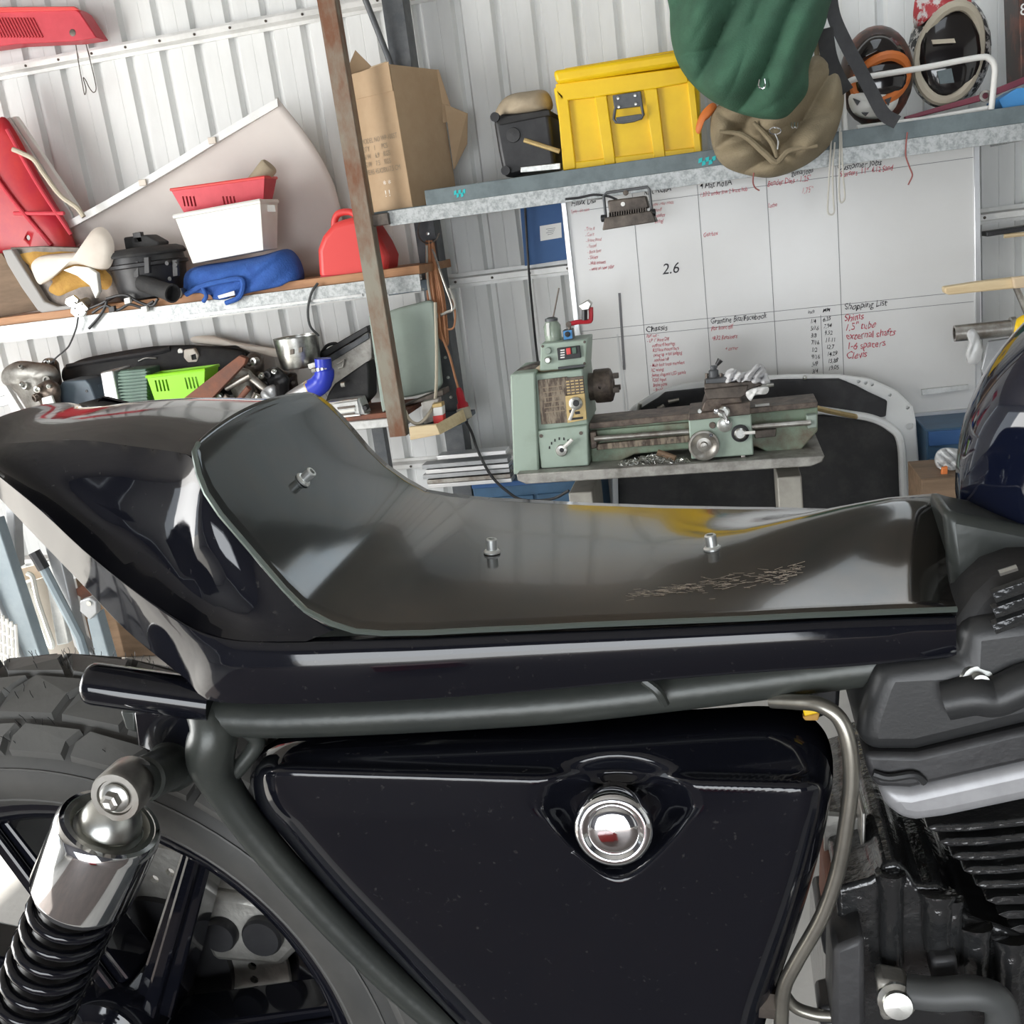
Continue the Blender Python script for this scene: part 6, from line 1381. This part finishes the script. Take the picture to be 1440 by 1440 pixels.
rk = thing('steel_rack', 'grey steel rack upright beyond the whiteboard that carries the batten and the pipe', 'rack', V((P(1545, 450, 4.36).x, 4.36, 0)))
xr_ = P(1545, 450, 4.36).x
MB().box((xr_, 4.395, 1.0), (.06, .06, 2.0)).build('upright', 'greysteel', rk, bevel=.003)
MB().box((xr_, 4.45, .02), (.4, .5, .04)).build('base_foot', 'greysteel', rk, bevel=.003)
for vv in (395, 468): MB().box((xr_, 4.30, P(1545, vv, 4.30).z-.045), (.05, .16, .03)).build('support_arm', 'greysteel', rk, bevel=.003)
# bottle and hose behind the tank
qa, qb = P(1295, 672, 4.15), P(1375, 672, 4.15); zq = P(1320, 672, 4.15).z
wc_ = thing('wooden_crate', 'rough grey brown wooden crate standing on the floor beyond the fuel tank', 'crate', V(((qa.x+qb.x)/2, 4.3, 0)))
for k in range(4): MB().box(((qa.x+qb.x)/2, 4.15, zq-.06-.125*k), (qb.x-qa.x, .02, .115)).build('slat', 'brownwood', wc_, bevel=.002)
MB().box(((qa.x+qb.x)/2, 4.3, zq-.01), (qb.x-qa.x, .30, .02)).build('crate_top', 'brownwood', wc_, bevel=.002)
for k in (0, 1): MB().box((qa.x+.01+(qb.x-qa.x-.02)*k, 4.3, zq/2), (.02, .30, zq-.02)).build('crate_side', 'brownwood', wc_, bevel=.002)
tag(rest(soft('plastic_bottle', [(1314, 648), (1317, 636), (1326, 630), (1340, 630), (1356, 634), (1372, 650), (1370, 674), (1338, 676), (1332, 664), (1320, 660)], 4.3, .05, 'clearbag', K=14, folds=.035, fs=7, seed=4, res=6), zq+.001, 4.14), 'crumpled clear plastic bottle standing on the wooden crate', 'bottle')
tag(slab([(1325, 658), (1333, 656), (1332, 680), (1322, 681)], 4.20, .02).build('red_clip', 'orange', bevel=.003), 'orange red clip standing on the wooden crate below the plastic bottle', 'clip')
tag(slab([(1188, 945), (1218, 950), (1216, 976), (1186, 972)], 3.4, .2).build('green_crate', 'green', bevel=.006), 'pale green crate corner on the floor seen under the seat', 'crate')
tag(slab([(1200, 1157), (1330, 1155), (1330, 1182), (1200, 1180)], 2.45, .06).build('steel_beam', 'slate', bevel=.004), 'dark blue steel beam lying on the floor behind the engine', 'beam')

# ================================================================== LEFT, UNDER THE TAIL
tz = thing('steel_trestle', 'pale and blue grey steel trestle legs standing on the floor behind the rear wheel', 'trestle', V((P(20, 880, 3.2).x, 3.2, 0)))
def leg(px, y, mt, nm='trestle_leg'): return slab(px, y, .05).build(nm, mt, tz, bevel=.004)
leg([(-40, 740), (-6, 730), (60, 930), (34, 940)], 3.2, 'bluegrey'); leg([(-60, 770), (-40, 760), (36, 940), (10, 945)], 3.18, 'greysilver')
leg([(6, 690), (18, 690), (24, 800), (12, 800)], 3.3, 'greysilver')
leg([(46, 712), (70, 720), (112, 900), (150, 940), (128, 945), (104, 908)], 3.25, 'greysilver')
leg([(60, 790), (74, 788), (96, 905), (80, 908)], 3.28, 'galv2')
rod([P(48, 776, 3.22), P(62, 800, 3.22)], .022).build('dark_grip', 'black', tz); rod([P(62, 800, 3.22), P(112, 896, 3.22), P(125, 940, 3.22)], .018).build('stay_tube', 'bluegrey', tz)
slab([(112, 845), (126, 840), (135, 846), (136, 862), (126, 872), (112, 860)], 3.2, .03).build('pivot_plate', 'greysilver', tz, bevel=.004)
MB().lathe([(.010, 0), (.010, .006), (0, .007)], P(126, 848, 3.2), (0, -1, 0), 12).build('pivot_bolt', 'zinc', tz)
leg([(122, 870), (136, 862), (158, 940), (138, 942)], 3.22, 'bluegrey', 'lower_leg'); leg([(-80, 790), (70, 785), (70, 792), (-80, 798)], 3.45, 'galv2', 'cross_rail')
MB().box((P(20, 880, 3.2).x, 3.3, .015), (.9, .35, .03)).build('foot_rail', 'bluegrey', tz)
# white wire basket
wbk = thing('wire_basket', 'round white plastic lattice basket standing behind the steel trestle', 'basket', V((P(60, 880, 3.55).x, 3.55, 0)))
cx0 = P(52, 850, 3.55)
def arc(c0, pts): return smooth_path([P(u, v, 3.5) for u, v in pts], 6)
MB().tube(arc(0, [(38, 806), (46, 812), (52, 840), (64, 876), (74, 905), (70, 908), (58, 880), (48, 850), (38, 820)]), .010, 6).build('basket_rim', 'whitewire', wbk)
for k in range(9):
    a = (28+k*3.8, 820+k*10.2); b = (44+k*3.6, 816+k*10.6); rod([P(*a, 3.55), P(*b, 3.5)], .006, 6).build('lattice_bar', 'whitewire', wbk)
for s_ in (0, 1): MB().tube(smooth_path([P(28+s_*8, 818, 3.54), P(36+s_*8, 850, 3.53), P(50+s_*8, 885, 3.52), P(62+s_*8, 908, 3.52)], 5), .006, 6).build('lattice_bar', 'whitewire', wbk)
for k in range(5): rod([P(-4, 868+k*16, 3.0), P(20, 884+k*14, 3.0)], .006, 6).build('lattice_bar', 'whitewire', wbk); rod([P(-2+k*6, 862+k*4, 3.0), P(2+k*6, 945, 3.0)], .006, 6).build('lattice_bar', 'whitewire', wbk)
MB().lathe([(.14, 0), (.14, .5), (.13, .5), (.13, .02), (0, .02)], V((P(66, 880, 3.75).x, 3.75, 0)), (0, 0, 1), 20).build('basket_liner', 'offwhite', wbk)
tag(MB().box((P(200, 880, 4.0).x, 4.15, .2), (.5, .4, .4)).build('timber_crate', 'brownwood', bevel=.01), 'dark brown timber crate on the floor beyond the rear wheel', 'crate')
tag(slab([(100, 832), (120, 820), (132, 838), (122, 846)], 3.3, .06).build('rusty_bracket', 'rust2', bevel=.004), 'rusty bracket piece lying by the trestle pivot plate', 'bracket')
